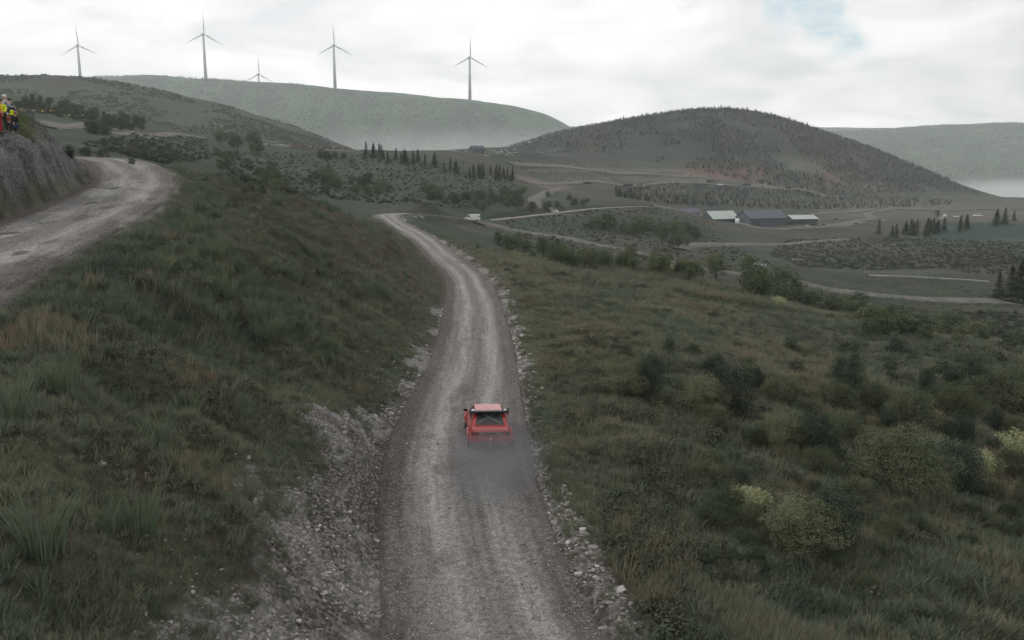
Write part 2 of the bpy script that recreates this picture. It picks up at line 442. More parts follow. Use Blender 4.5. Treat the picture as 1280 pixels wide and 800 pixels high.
# ---------------------------------------------------------------- terrain mesh
uf = np.arange(-0.66, 0.66, 0.00155)
ucs = np.concatenate([[-2, -1.6, -1.2, -1.0, -.9, -.82, -.76, -.71, -.68], uf, [.665, .68, .71, .76, .82, .9, 1.0, 1.2, 1.6, 2]])
ys = [-3000, -800, -200, -60, -20, -5, 2, 6]
y = 9.0
while y < 5300:
    ys.append(y); y *= 1.0062 if y < 200 else (1.0072 if y < 1300 else 1.012)
ys = np.array(ys)
Wy = np.where(ys > 10, ys, 10 + (10 - ys))
GX = ucs[None, :] * Wy[:, None]; GY = np.repeat(ys[:, None], len(ucs), 1)
tz, sa, wa, ea, sb, wb, eb, ridg = H(GX, GY, full=True)
nr, nc = GX.shape
V = np.stack([GX.ravel(), GY.ravel(), tz], 1)
ii = (np.arange(nr - 1)[:, None] * nc + np.arange(nc - 1)[None, :]).ravel()
FQ = np.stack([ii, ii + 1, ii + 1 + nc, ii + nc], 1)

def ground_colour(X, Y, Z, sa, wa, ea, sb, wb, eb, ridg):
    r = np.hypot(X, Y)
    n1 = fbm(X / 9, Y / 9, 101, 4); n2 = fbm(X / 2.2, Y / 2.2, 105, 4); n3 = fbm(X / 45, Y / 45, 109, 4); n4 = fbm(X / .5, Y / .5, 113, 3)
    def c(*v): return np.array(v)[None, :]
    def mx(A, B, t): return A + (B - A) * np.clip(t, 0, 1)[:, None]
    green, olive, brown, heath, soil_shade = c(.072, .084, .052), c(.098, .102, .060), c(.088, .084, .060), c(.064, .056, .047), c(.046, .040, .031)
    K = mx(np.repeat(green, len(X), 0), olive, sstep(-.2, .5, n1 + .5 * n2))
    K = mx(K, brown, sstep(.0, .55, n3 + .6 * n2 + .2))
    K = mx(K, c(.120, .122, .080), sstep(30, 18, Y) * (sa < 0) * sstep(-.2, .2, n1 + .6 * n4) * .8)
    K = mx(K, soil_shade, np.maximum(sstep(.12, .45, -n2 + .3 * n4) * (.8 - .4 * (sa < 0) * (Y < 28)), sstep(.80, .93, ridg) * (sa < 0) * .75) * (r < 140))  # bare soil; along left-bank ridges its dark tone also imitates shadowed hollows
    # middle distance: duller, browner moor with pale grass streaks
    far = sstep(90, 220, r)
    moor = mx(np.repeat(c(.050, .058, .045), len(X), 0), c(.066, .062, .052), sstep(-.1, .4, n3 + .3 * n1))
    st = fbm(X / 60, Y / 9, 121, 4)
    moor = mx(moor, c(.085, .088, .072), sstep(.25, .6, st) * .6)
    moor = mx(moor, c(.040, .052, .042), sstep(.2, .5, fbm(X / 70, Y / 50, 131, 3)) * .8)
    K = mx(K, moor, far)
    hillm = sstep(8, 20, np.maximum(hill('main', X, Y), -500) - base(X, Y)) * (r > 700)
    mh = mx(np.repeat(c(.034, .040, .034), len(X), 0), c(.050, .045, .040), sstep(-.1, .4, fbm(X / 90, Y / 160, 141, 4)))
    mh = mx(mh, c(.020, .026, .022), sstep(.1, .35, fbm(X / 30, Y / 60, 143, 4)) * .8)
    K = mx(K, mh, hillm)
    # the green wind farm hills
    wm = sstep(1500, 1800, r) * (r > 1000)
    wm = np.where(hill('main', X, Y) > Z - 6, 0, wm)
    wg = mx(np.repeat(c(.040, .068, .046), len(X), 0), c(.062, .086, .058), sstep(-.3, .4, fbm(X / 160, Y / 260, 151, 5)))
    wg = mx(wg, c(.014, .024, .018), sstep(-.05, .3, fbm(X / 45, Y / 150, 157, 5)) * .85)
    wg = mx(wg, c(.085, .105, .075), sstep(.1, .4, fbm(X / 220, Y / 300, 159, 4)) * .5)
    K = mx(K, wg, wm)
    lm = (hill('left', X, Y) > Z - 6) & (r > 600) & (r < 1300)
    K = mx(K, mx(np.repeat(c(.050, .058, .044), len(X), 0), c(.040, .042, .034), sstep(-.1, .3, fbm(X / 60, Y / 100, 161, 4))), lm * 1.0)
    u = X / np.maximum(Y, 1); T = Z / np.maximum(Y, 1)
    def blob(X0, Y0, rx, ry, soft=.35, seed=171):
        q = np.hypot((X - X0) / rx, (Y - Y0) / ry) + .35 * fbm(X / (rx * .5), Y / (ry * .5), seed, 3)
        return 1 - sstep(1 - soft, 1 + soft, q)
    # red quarry face, pale spoil, dark crop field
    def scar(px, py, rx, ry, soft=.3, seed=173):
        u0, t0 = pix(px, py)
        q = np.hypot((u - u0) / (rx / FPX), (T - t0) / (ry / FPX)) + .35 * fbm(u * 70, T * 150, seed, 4)
        return (1 - sstep(1 - soft, 1 + soft, q)) * (Y > 560) * (Y < 1500)
    K = mx(K, c(.15, .088, .074), scar(905, 216, 62, 11) * .75)
    K = mx(K, c(.060, .048, .044), scar(905, 206, 66, 3.5) * .8)
    K = mx(K, c(.14, .092, .078), scar(1035, 221, 34, 9) * .6)
    K = mx(K, c(.115, .125, .085), scar(1010, 209, 24, 9) * .65)
    K = mx(K, c(.115, .105, .092), scar(1060, 233, 62, 6.5) * .75)
    K = mx(K, c(.12, .108, .094), scar(760, 213, 120, 2.6) * .6)
    K = mx(K, c(.105, .098, .085), scar(830, 224, 130, 3.2) * .6)
    K = mx(K, c(.030, .034, .030), scar(760, 196, 110, 7) * .7)
    K = mx(K, c(.032, .036, .030), scar(950, 185, 110, 12) * .6)
    K = mx(K, c(.095, .10, .075), scar(960, 199, 70, 4) * .35)
    nt_ = fbm(X / 30, Y / 30, 191, 3)
    dark = sstep(.10, -.06, u + .25 * n3) * sstep(105, 150, r) * sstep(470, 380, r)
    K = mx(K, c(.046, .062, .046), dark * .65)
    sp_ = .8 * sstep(-.072, -.064, T + .006 * nt_) * sstep(-.042, -.050, T + .006 * nt_) * sstep(.33, .37, u) * (Y > 480) * (Y < 1000)
    K = mx(K, c(.13, .118, .10), sp_ * .6)
    crop = sstep(-.0875, -.0865, T) * sstep(-.0695, -.0705, T + .012 * np.clip(.52 - u, 0, .1)) * sstep(.465, .475, u) * (Y > 300) * (Y < 620)
    K = mx(K, c(.030, .052, .044), crop * .95)
    K = mx(K, c(.16, .13, .11), blob(.035 * 500, 500, 16, 34) * .6)
    K = mx(K, c(.13, .125, .12), blob(-.475 * 262, 262, 22, 12, .2) * .8)
    # gravel and scree along the roads
    gr = c(.34, .335, .32)
    grn = sstep(-.25, .35, n2 + .8 * n4)
    lw = .45 + 2.2 * sstep(46, 18, Y) + 1.5 * n1 + 1.5 * n2
    scree = sstep(.3, -.3, ea - np.maximum(.1, lw)) * (sa < 0) * (Y < 62)
    K = mx(K, mx(np.repeat(c(.085, .068, .05), len(X), 0), gr, grn), scree * .9)
    rw = np.where(Y < 30, .45 + 2.3 * sstep(27, 16, Y), 0.45) + .9 * n2 + .6 * n1
    screr = sstep(.25, -.25, ea - rw) * (sa > 0) * (r < 190)
    K = mx(K, mx(np.repeat(c(.10, .085, .065), len(X), 0), gr, grn), screr * .85)
    lip = sstep(.55, .1, ea + .3 * n2) * (r < 200)
    K = mx(K, c(.075, .062, .053), lip * .8)
    K = mx(K, c(.15, .145, .138), sstep(.5 + .6 * n2, .0 + .6 * n2, eb) * np.where(sb < 0, .45, .85))
    K = mx(K, c(.06, .075, .035), sstep(.9, 1.5, eb) * sstep(2.8, 1.8, eb) * (sb > 0) * .6)
    # rock face of the cutting above the upper road
    rock = (sb < 0) * sstep(.15, .5, eb + .3 * n2) * sstep(2.9, 2.1, eb + 1.2 * n1 + .9 * n2) * (Y < 74)
    K = mx(K, mx(np.repeat(c(.135, .135, .138), len(X), 0), c(.045, .044, .044), sstep(-.2, .3, fbm(X / .4, Y / .8, 181, 4))), rock)
    K = mx(K, c(.075, .10, .035), (sb < 0) * sstep(2.1, 2.9, eb + 1.2 * n1 + .9 * n2) * (Y < 80) * (eb < 30) * .8)
    return np.clip(K, .01, .6), np.clip(scree + screr + rock * .6 + lip * .5, 0, 1)
gcol, grock = ground_colour(V[:, 0], V[:, 1], tz, sa, wa, ea, sb, wb, eb, ridg)

def new_mat(name, rough=.9, spec=.2):
    m = bpy.data.materials.new(name); m.use_nodes = True
    nt = NT(m.node_tree); b = m.node_tree.nodes['Principled BSDF']
    b.inputs['Roughness'].default_value = rough; b.inputs['Specular IOR Level'].default_value = spec
    return m, nt, b
gm, G, gb = new_mat('moor_ground', .95, .1)
ac = G.n('ShaderNodeAttribute', attribute_name='col').outputs[0]
ar = G.n('ShaderNodeAttribute', attribute_name='rock').outputs[2]
geo = G.n('ShaderNodeNewGeometry').outputs['Position']
na = G.noise(geo, 2.3, 6, .65); nb = G.noise(geo, 11, 5, .7); ncn = G.noise(geo, .05, 6, .65)
nf = G.noise(geo, 46, 4, .75)
f = G.n('ShaderNodeMapRange', ins={0: G.math('ADD', G.math('ADD', G.math('MULTIPLY', na, .35), G.math('MULTIPLY', nb, .35)), G.math('MULTIPLY', nf, .3)), 1: .36, 2: .64, 3: .40, 4: 1.65}).outputs[0]
f2 = G.n('ShaderNodeMapRange', ins={0: ncn, 1: .32, 2: .68, 3: .78, 4: 1.22}).outputs[0]
ff = G.math('MULTIPLY', f, f2)
colr = G.mix(1.0, ac, G.n('ShaderNodeCombineXYZ', ins={0: ff, 1: ff, 2: ff}).outputs[0], 'MULTIPLY')
vor = G.n('ShaderNodeTexVoronoi', ins={'Vector': G.vmath('MULTIPLY', geo, (1, 1, 1.6)).outputs[0], 'Scale': 9.0})
stone = G.mix(.75, colr, G.ramp(G.n('ShaderNodeSeparateColor', ins={0: vor.outputs['Color']}).outputs[0], [(0, (.06, .055, .05)), (.45, (.16, .15, .14)), (.8, (.33, .32, .31)), (1, (.52, .51, .49))]))
colr = G.mix(G.math('MULTIPLY', ar, .62), colr, stone)
G.link(colr, gb.inputs['Base Color'])
bmp = G.n('ShaderNodeBump', ins={'Strength': .9, 'Distance': .12, 'Height': G.math('ADD', G.math('ADD', G.math('ADD', na, nb), G.math('MULTIPLY', nf, .5)), G.math('MULTIPLY', G.math('SUBTRACT', .5, vor.outputs[0]), G.math('MULTIPLY', ar, 1.2)))})
G.link(bmp.outputs[0], gb.inputs['Normal'])
ground = mesh_np('ground', V, FQ, [gm], attrs={'col': ('FLOAT_COLOR', np.concatenate([gcol, np.ones((len(gcol), 1))], 1)), 'rock': ('FLOAT', grock)})
tag(ground, 'heather and grass moorland falling from the roads into the valley', 'ground', kind='structure')

# ---------------------------------------------------------------- roads
rm, R, rb = new_mat('gravel_road', .9, .25)
ra = R.n('ShaderNodeAttribute', attribute_name='ruv').outputs[1]
rsep = R.n('ShaderNodeSeparateXYZ', ins={0: ra})
rc = R.n('ShaderNodeAttribute', attribute_name='col').outputs[0]
rgeo = R.n('ShaderNodeNewGeometry').outputs['Position']
stv = R.n('ShaderNodeCombineXYZ', ins={0: R.math('MULTIPLY', rsep.outputs[0], 5.0), 1: R.math('MULTIPLY', rsep.outputs[1], .16), 2: 0.0}).outputs[0]
s1 = R.noise(stv, 1.0, 6, .68); s2 = R.noise(rgeo, 5.5, 6, .75); s3 = R.noise(rgeo, 22, 3, .7)
k1 = R.n('ShaderNodeMapRange', ins={0: s1, 1: .33, 2: .67, 3: .76, 4: 1.26}).outputs[0]
k2 = R.n('ShaderNodeMapRange', ins={0: s2, 1: .32, 2: .68, 3: .55, 4: 1.45}).outputs[0]
k3 = R.n('ShaderNodeMapRange', ins={0: s3, 1: .3, 2: .7, 3: .62, 4: 1.4}).outputs[0]
kk = R.math('MULTIPLY', R.math('MULTIPLY', k1, k2), k3)
rcol = R.mix(1.0, rc, R.n('ShaderNodeCombineXYZ', ins={0: kk, 1: kk, 2: kk}).outputs[0], 'MULTIPLY')
rv = R.n('ShaderNodeTexVoronoi', ins={'Vector': rgeo, 'Scale': 17.0})
sc_ = R.n('ShaderNodeSeparateColor', ins={0: rv.outputs['Color']}).outputs[0]
pale = R.math('MULTIPLY', R.math('GREATER_THAN', sc_, .86), R.math('LESS_THAN', rv.outputs[0], .42))
rcol = R.mix(R.math('MULTIPLY', pale, .5), rcol, (.40, .39, .375))
R.link(rcol, rb.inputs['Base Color'])
R.link(R.n('ShaderNodeBump', ins={'Strength': .8, 'Distance': .05, 'Height': R.math('ADD', R.math('ADD', s2, s3), R.math('MULTIPLY', R.math('SUBTRACT', .5, rv.outputs[0]), .8))}).outputs[0], rb.inputs['Normal'])

def build_road(name, L, k, label, far_lift=0.0, extra=0.5, shade=1.0, rough=1.0):
    L = np.array(L)
    d = np.gradient(L[:, :2], axis=0); d /= np.linalg.norm(d, axis=1)[:, None]
    # smooth the headings a little
    nrm = np.stack([d[:, 1], -d[:, 0]], 1)
    arc = np.concatenate([[0], np.cumsum(np.linalg.norm(np.diff(L[:, :2], axis=0), axis=1))])
    q = np.linspace(-1, 1, k)
    hw = L[:, 3] / 2 + extra
    off = q[None, :] * hw[:, None]
    X = L[:, 0, None] + nrm[:, 0, None] * off; Y = L[:, 1, None] + nrm[:, 1, None] * off
    A = np.repeat(arc[:, None], k, 1)
    Z = np.repeat(L[:, 2, None], k, 1)
    e = np.abs(off) - L[:, 3, None] / 2
    on = off / (L[:, 3, None] / 2)
    rr = np.hypot(X, Y)
    wob = .12 * fbm(A / 14, A * 0, 201, 2)
    track = np.exp(-((np.abs(on - .05 - wob) - .36) / .17) ** 2)
    rel = rough * .02 * fbm(X / .7, Y / .7, 205, 3) + .035 * fbm(on * 3, A / 3, 207, 3) - .045 * track * rough - rough * .05 * sstep(.1, .5, fbm(X / 2.4, Y / 2.4, 223, 4)) * (rough > 1) + .03 * np.exp(-((on - wob) / .15) ** 2)
    Z = Z + rel * (rr < 150) - .02 * on ** 2
    Z = Z - sstep(.05, extra + .02, e) * (.30 + .012 * rr) - .022 * rr / 20 * sstep(-.1, .3, e) + far_lift
    n1 = fbm(on * 2.2, A / 9, 211, 4); n2 = fbm(X / 1.5, Y / 1.5, 213, 4)
    c0 = np.array([.150, .146, .140]); cp_ = np.array([.31, .305, .29]); cd = np.array([.078, .069, .062])
    K = np.repeat(c0[None, None, :], X.shape[0], 0).repeat(k, 1)
    K = K + (cp_ - K) * (np.clip(track * (.75 + .6 * n1), 0, 1) * .85)[..., None]
    K = K + (cp_ * .85 - K) * (sstep(.2, .6, n2 + .3 * n1) * .35)[..., None]
    edge = sstep(.60, .82, np.abs(on) + .10 * n1) * np.where(on < 0, 1.0, .6) * sstep(-.5, .1, n1 + .25)
    pot = sstep(.28, .5, fbm(X / 1.1, Y / 2.4, 219, 4)) * .45 * rough ** .5
    K = K + (cp_ * 1.05 - K) * (sstep(.15, .5, fbm(X / 3, Y / 5, 227, 4)) * .6 * (rough > 1))[..., None]
    K = K + (cd * 1.15 - K) * pot[..., None]
    K = K + (cd - K) * edge[..., None]
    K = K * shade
    nr, nc = X.shape
    ii = (np.arange(nr - 1)[:, None] * nc + np.arange(nc - 1)[None, :]).ravel()
    F = np.stack([ii, ii + 1, ii + 1 + nc, ii + nc], 1)
    o = mesh_np(name, np.stack([X.ravel(), Y.ravel(), Z.ravel()], 1), F, [rm],
                attrs={'col': ('FLOAT_COLOR', np.concatenate([K.reshape(-1, 3), np.ones((X.size, 1))], 1)),
                       'ruv': ('FLOAT_VECTOR', np.stack([off.ravel(), A.ravel(), 0 * A.ravel()], 1))})
    return tag(o, label, 'road', kind='structure')
def dense(L, step):
    arc = np.concatenate([[0], np.cumsum(np.linalg.norm(np.diff(L[:, :2], axis=0), axis=1))])
    t = [0.0]
    while t[-1] < arc[-1]:
        p = [np.interp(t[-1], arc, L[:, i]) for i in (0, 1)]
        t.append(t[-1] + step * max(.8, math.hypot(*p) / 28))
    t = np.minimum(t, arc[-1])
    return np.stack([np.interp(t, arc, L[:, i]) for i in range(4)], 1)
build_road('gravel_road', dense(ROAD, .16), 61, 'grey gravel rally road with pale wheel tracks running down the middle')
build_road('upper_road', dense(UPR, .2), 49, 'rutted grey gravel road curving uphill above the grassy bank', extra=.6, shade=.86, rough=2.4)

def snap(P, w, step=6.0):
    """a track through picture points given at known distances, laid on the land"""
    L = catmull([(*p, w) for p in P], step)
    L[:, 2] = H(L[:, 0], L[:, 1])
    return L
tm, T_, tb = new_mat('track_gravel', .95, .1)
tn = T_.noise(T_.n('ShaderNodeNewGeometry').outputs['Position'], .35, 5, .7)
T_.link(T_.ramp(tn, [(.3, (.085, .083, .078)), (.7, (.165, .160, .150))]), tb.inputs['Base Color'])
def track(name, P, w, label, mat=None, lift=.16, kind='structure', cat='track'):
    L = snap(P, w, 5.0)
    d = np.gradient(L[:, :2], axis=0); d /= np.linalg.norm(d, axis=1)[:, None]
    nrm = np.stack([d[:, 1], -d[:, 0]], 1)
    q = np.linspace(-1, 1, 7)
    X = L[:, 0, None] + nrm[:, 0, None] * q * w / 2 * (1 + .25 * fbm(L[:, 0] / 20, L[:, 1] / 20, 5, 3))[:, None]
    Y = L[:, 1, None] + nrm[:, 1, None] * q * w / 2
    Z = H(X, Y).reshape(X.shape) + lift + .0009 * np.hypot(X, Y) - (np.abs(q) > .9)[None, :] * (lift + .3)
    nr, nc = X.shape
    ii = (np.arange(nr - 1)[:, None] * nc + np.arange(nc - 1)[None, :]).ravel()
    o = mesh_np(name, np.stack([X.ravel(), Y.ravel(), Z.ravel()], 1), np.stack([ii, ii + 1, ii + 1 + nc, ii + nc], 1), [mat or tm])
    return tag(o, label, cat, kind=kind)
# ---------------------------------------------------------------- haze
hm = bpy.data.materials.new('haze_air'); hm.use_nodes = True
hn = NT(hm.node_tree)
for n_ in list(hm.node_tree.nodes): hm.node_tree.nodes.remove(n_)
pv = hn.n('ShaderNodeVolumePrincipled', ins={'Color': (.92, 1.0, .985, 1), 'Density': 0.00016, 'Anisotropy': 0.35})
hn.link(pv.outputs[0], hn.n('ShaderNodeOutputMaterial').inputs['Volume'])
def box(name, lo, hi, mats=(), parent=None, smooth=False):
    x0, y0, z0 = lo; x1, y1, z1 = hi
    Vb = [(x0, y0, z0), (x1, y0, z0), (x1, y1, z0), (x0, y1, z0), (x0, y0, z1), (x1, y0, z1), (x1, y1, z1), (x0, y1, z1)]
    Fb = [(0, 3, 2, 1), (4, 5, 6, 7), (0, 1, 5, 4), (1, 2, 6, 5), (2, 3, 7, 6), (3, 0, 4, 7)]
    return mesh_np(name, Vb, Fb, mats, parent, smooth)
zlo = float(V[:, 2].min()) - 1
hz = box('haze', (float(V[:, 0].min()) - 5, float(ys[0]) - 5, zlo), (float(V[:, 0].max()) + 5, float(ys[-1]) + 5, 500.0), [hm])
tag(hz, 'thin pale mountain haze filling the air over the valley', 'haze', kind='stuff')
# ---------------------------------------------------------------- finding the land under a picture point
HG = tz.reshape(nr, nc); _j0 = int(np.searchsorted(ys, 13)); _Yr = ys[_j0:]
def mesh_z(X, Y):
    """height of the finished ground mesh"""
    X = np.asarray(X, float); Y = np.asarray(Y, float); j = np.clip(np.searchsorted(ys, Y) - 1, _j0 - 2, nr - 2); b = (Y - ys[j]) / (ys[j + 1] - ys[j])
    u = X / Y; i = np.clip(np.searchsorted(ucs, u) - 1, 0, nc - 2); a = (u - ucs[i]) / (ucs[i + 1] - ucs[i])
    return (HG[j, i] * (1 - a) + HG[j, i + 1] * a) * (1 - b) + (HG[j + 1, i] * (1 - a) + HG[j + 1, i + 1] * a) * b
def hits(P, ymin=13):
    P = np.asarray(P, float); out = np.zeros((len(P), 3))
    uv = np.array([pix(a, b) for a, b in P[:, :2]])
    for c in range(0, len(P), 2000):
        u = uv[c:c + 2000, 0]; T = uv[c:c + 2000, 1]
        i = np.clip(np.searchsorted(ucs, u) - 1, 0, nc - 2); a = (u - ucs[i]) / (ucs[i + 1] - ucs[i])
        Z = (HG[_j0:, i] * (1 - a) + HG[_j0:, i + 1] * a).T
        d = Z - T[:, None] * _Yr[None]
        g = (d >= 0) & (_Yr[None] > ymin); j = np.where(g.any(1), g.argmax(1), len(_Yr) - 1); k = np.arange(len(u)); jm = np.maximum(j - 1, 0)
        f = np.clip(d[k, jm] / (d[k, jm] - d[k, j] - 1e-9), 0, 1); f = np.where(g.any(1) & (j > 0), f, 1)
        Y = _Yr[jm] + (_Yr[j] - _Yr[jm]) * f
        out[c:c + 2000] = np.stack([u * Y, Y, Z[k, jm] + (Z[k, j] - Z[k, jm]) * f], 1)
    return out
def at(px, py, Y):
    u, t = pix(px, py); return (u * Y, Y, t * Y)

ONES = ['', 'first', 'second', 'third', 'fourth', 'fifth', 'sixth', 'seventh', 'eighth', 'ninth', 'tenth', 'eleventh', 'twelfth', 'thirteenth',
        'fourteenth', 'fifteenth', 'sixteenth', 'seventeenth', 'eighteenth', 'nineteenth']
TENS = ['', '', 'twent', 'thirt', 'fort', 'fift', 'sixt', 'sevent', 'eight', 'ninet']
def ordw(n):
    if n < 20: return ONES[n]
    if n % 10 == 0: return TENS[n // 10] + 'ieth'
    return TENS[n // 10] + 'y-' + ONES[n % 10]

# ---------------------------------------------------------------- plant materials
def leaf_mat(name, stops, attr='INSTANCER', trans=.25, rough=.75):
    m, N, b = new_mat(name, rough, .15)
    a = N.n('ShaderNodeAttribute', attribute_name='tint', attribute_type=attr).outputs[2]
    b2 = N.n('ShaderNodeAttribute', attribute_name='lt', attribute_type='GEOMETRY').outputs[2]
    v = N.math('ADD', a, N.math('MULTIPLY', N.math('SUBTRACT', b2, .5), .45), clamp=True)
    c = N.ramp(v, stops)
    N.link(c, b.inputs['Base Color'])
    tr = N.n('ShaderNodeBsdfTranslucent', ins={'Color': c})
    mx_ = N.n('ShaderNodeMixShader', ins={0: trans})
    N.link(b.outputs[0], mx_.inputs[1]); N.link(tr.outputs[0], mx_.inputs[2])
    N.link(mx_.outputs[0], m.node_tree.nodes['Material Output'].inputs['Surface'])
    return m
grass_m = leaf_mat('grass_blades', [(0, (.076, .100, .080)), (.30, (.118, .148, .108)), (.58, (.168, .188, .125)), (.82, (.245, .230, .155)), (1, (.215, .155, .110))])
rush_m = leaf_mat('rush_blades', [(0, (.066, .096, .072)), (.5, (.118, .158, .110)), (.85, (.13, .165, .08)), (1, (.21, .19, .10))])
heath_m = leaf_mat('heather_leaves', [(0, (.045, .058, .042)), (.4, (.080, .096, .062)), (.7, (.105, .100, .070)), (1, (.15, .125, .085))])

SRC = {}
def blade_mesh(name, nb, hgt, spread, lean, wid, seed, mat):
    r = np.random.default_rng(seed); V_, Q_, T2, L_ = [], [], [], []
    for i in range(nb):
        a = r.uniform(0, 2 * math.pi); rr = spread * math.sqrt(r.uniform()) * .5
        x, y = rr * math.cos(a), rr * math.sin(a)
        la = a + r.normal(0, .6); ln = lean * r.uniform(.3, 1.2); h = hgt * r.uniform(.55, 1.1); w = wid * r.uniform(.7, 1.3)
        fa = r.uniform(0, math.pi); wx, wy = math.cos(fa) * w / 2, math.sin(fa) * w / 2
        s = len(V_)
        for t, ww in ((0, 1), (.4, .9), (.75, .6)):
            bx = x + math.cos(la) * ln * h * t ** 1.8; by = y + math.sin(la) * ln * h * t ** 1.8; bz = h * (t - .25 * ln * t * t) - .03
            V_ += [(bx - wx * ww, by - wy * ww, bz), (bx + wx * ww, by + wy * ww, bz)]
        V_.append((x + math.cos(la) * ln * h, y + math.sin(la) * ln * h, h * (1 - .32 * ln)))
        Q_ += [(s, s + 1, s + 3, s + 2), (s + 2, s + 3, s + 5, s + 4)]; T2.append((s + 4, s + 5, s + 6))
        L_ += [r.uniform(0, 1)] * 7
    o = mesh_np(name, V_, Q_, [mat], tris=T2, attrs={'lt': ('FLOAT', L_)})
    return o
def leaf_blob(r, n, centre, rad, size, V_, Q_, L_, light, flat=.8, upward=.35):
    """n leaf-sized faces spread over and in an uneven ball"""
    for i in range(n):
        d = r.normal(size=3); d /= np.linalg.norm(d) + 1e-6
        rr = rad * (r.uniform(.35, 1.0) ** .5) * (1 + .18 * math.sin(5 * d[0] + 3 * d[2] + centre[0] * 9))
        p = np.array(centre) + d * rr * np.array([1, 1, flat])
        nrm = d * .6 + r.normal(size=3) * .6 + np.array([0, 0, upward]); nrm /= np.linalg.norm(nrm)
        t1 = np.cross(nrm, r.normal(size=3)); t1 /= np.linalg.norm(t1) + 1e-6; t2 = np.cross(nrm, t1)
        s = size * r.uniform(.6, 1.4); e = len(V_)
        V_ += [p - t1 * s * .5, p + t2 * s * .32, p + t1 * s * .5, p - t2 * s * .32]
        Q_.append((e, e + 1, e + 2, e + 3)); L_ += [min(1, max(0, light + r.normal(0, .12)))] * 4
HIDE = bpy.data.collections.new('plant_sources')
def to_source(objs, cname):
    c = bpy.data.collections.new(cname)
    for o in objs:
        COL.objects.unlink(o); c.objects.link(o)
    return c
def scatter(name, pts, rotz, scale, tint, coll, label, cat, tilt=None):
    pts = np.asarray(pts); n = len(pts)
    me = bpy.data.meshes.new(name); me.vertices.add(n)
    me.vertices.foreach_set('co', np.ascontiguousarray(pts, dtype=np.float32).ravel())
    rot = np.stack([RNG.normal(0, .12, n) if tilt is None else tilt[0], RNG.normal(0, .12, n) if tilt is None else tilt[1], rotz], 1)
    for k, typ, arr in (('rot', 'FLOAT_VECTOR', rot), ('scl', 'FLOAT_VECTOR', scale if scale.ndim == 2 else np.repeat(scale[:, None], 3, 1)), ('tint', 'FLOAT', tint)):
        a = me.attributes.new(k, typ, 'POINT'); a.data.foreach_set('vector' if typ == 'FLOAT_VECTOR' else 'value', np.ascontiguousarray(arr, dtype=np.float32).ravel())
    o = bpy.data.objects.new(name, me); COL.objects.link(o)
    ng = bpy.data.node_groups.new(name + '_spread', 'GeometryNodeTree')
    ng.interface.new_socket('Geometry', in_out='INPUT', socket_type='NodeSocketGeometry')
    ng.interface.new_socket('Geometry', in_out='OUTPUT', socket_type='NodeSocketGeometry')
    N = ng.nodes; L = ng.links
    gi = N.new('NodeGroupInput'); go = N.new('NodeGroupOutput')
    ci = N.new('GeometryNodeCollectionInfo'); ci.inputs[0].default_value = coll; ci.inputs[1].default_value = True; ci.inputs[2].default_value = True
    ip = N.new('GeometryNodeInstanceOnPoints'); ip.inputs['Pick Instance'].default_value = True
    ar_ = N.new('GeometryNodeInputNamedAttribute'); ar_.data_type = 'FLOAT_VECTOR'; ar_.inputs[0].default_value = 'rot'
    as_ = N.new('GeometryNodeInputNamedAttribute'); as_.data_type = 'FLOAT_VECTOR'; as_.inputs[0].default_value = 'scl'
    L.new(gi.outputs[0], ip.inputs['Points']); L.new(ci.outputs[0], ip.inputs['Instance'])
    L.new(ar_.outputs[0], ip.inputs['Rotation']); L.new(as_.outputs[0], ip.inputs['Scale'])
    L.new(ip.outputs[0], go.inputs[0])
    md = o.modifiers.new('spread', 'NODES'); md.node_group = ng
    return tag(o, label, cat, kind='stuff')

def frustum_pts(n, y0, y1, u0=-.64, u1=.66, seed=1, power=1.0):
    r = np.random.default_rng(seed)
    q = r.uniform(0, 1, n) ** power
    Y = 1 / (1 / y0 + (1 / y1 - 1 / y0) * q)
    u = r.uniform(u0, u1, n)
    return u * Y, Y

# ---------------------------------------------------------------- grass
gsrc = to_source([blade_mesh('grass_tuft', 34, .34, .42, .75, .020, 1, grass_m), blade_mesh('grass_tuft', 30, .26, .50, 1.0, .022, 2, grass_m),
                  blade_mesh('grass_tuft', 34, .42, .36, .6, .020, 3, grass_m), blade_mesh('grass_tuft', 26, .22, .42, .9, .026, 4, grass_m)], 'grass_sources')
def green_pts(n, y0, y1, seed, power=1.0, u0=-.64, u1=.66):
    X, Y = frustum_pts(n, y0, y1, u0, u1, seed, power)
    Z, sa, wa, ea, sb, wb, eb, ridg = H(X, Y, full=True)
    return X, Y, Z, sa, ea, sb, eb, ridg
X, Y, Z, sa, ea, sb, eb, rg_ = green_pts(215000, 9.5, 135, 21)
r_ = np.random.default_rng(5)
n1 = fbm(X / 9, Y / 9, 101, 4); n2 = fbm(X / 2.2, Y / 2.2, 105, 4); n5 = fbm(X / 14, Y / 14, 301, 3)
scw = np.where(sa < 0, .45 + 2.2 * sstep(46, 18, Y) + 1.5 * n1 + 1.5 * n2, np.where(Y < 30, .45 + 2.3 * sstep(27, 16, Y), .45) + .9 * n2 + .6 * n1)
keep = (ea > .35) & (eb > .7) & ~((sb < 0) & (eb < 2.7) & (Y < 74))
keep &= (ea > scw * .8) | (r_.uniform(0, 1, len(X)) < .16)
bare = np.maximum(np.maximum(sstep(.78, .92, rg_) * (sa < 0) * .9, sstep(.02, .34, -n2) * .85), sstep(34, 17, Y) * (sa < 0) * (.93 + .063 * sstep(.18, -.05, n1)))
keep &= (r_.uniform(0, 1, len(X)) > bare)
tint = np.clip(.40 + .40 * n1 + .30 * n5 + .30 * n2 + r_.normal(0, .13, len(X)), 0, 1)
tint = np.where((ea < 5) & (sa > 0), tint * .5 + .28, tint)
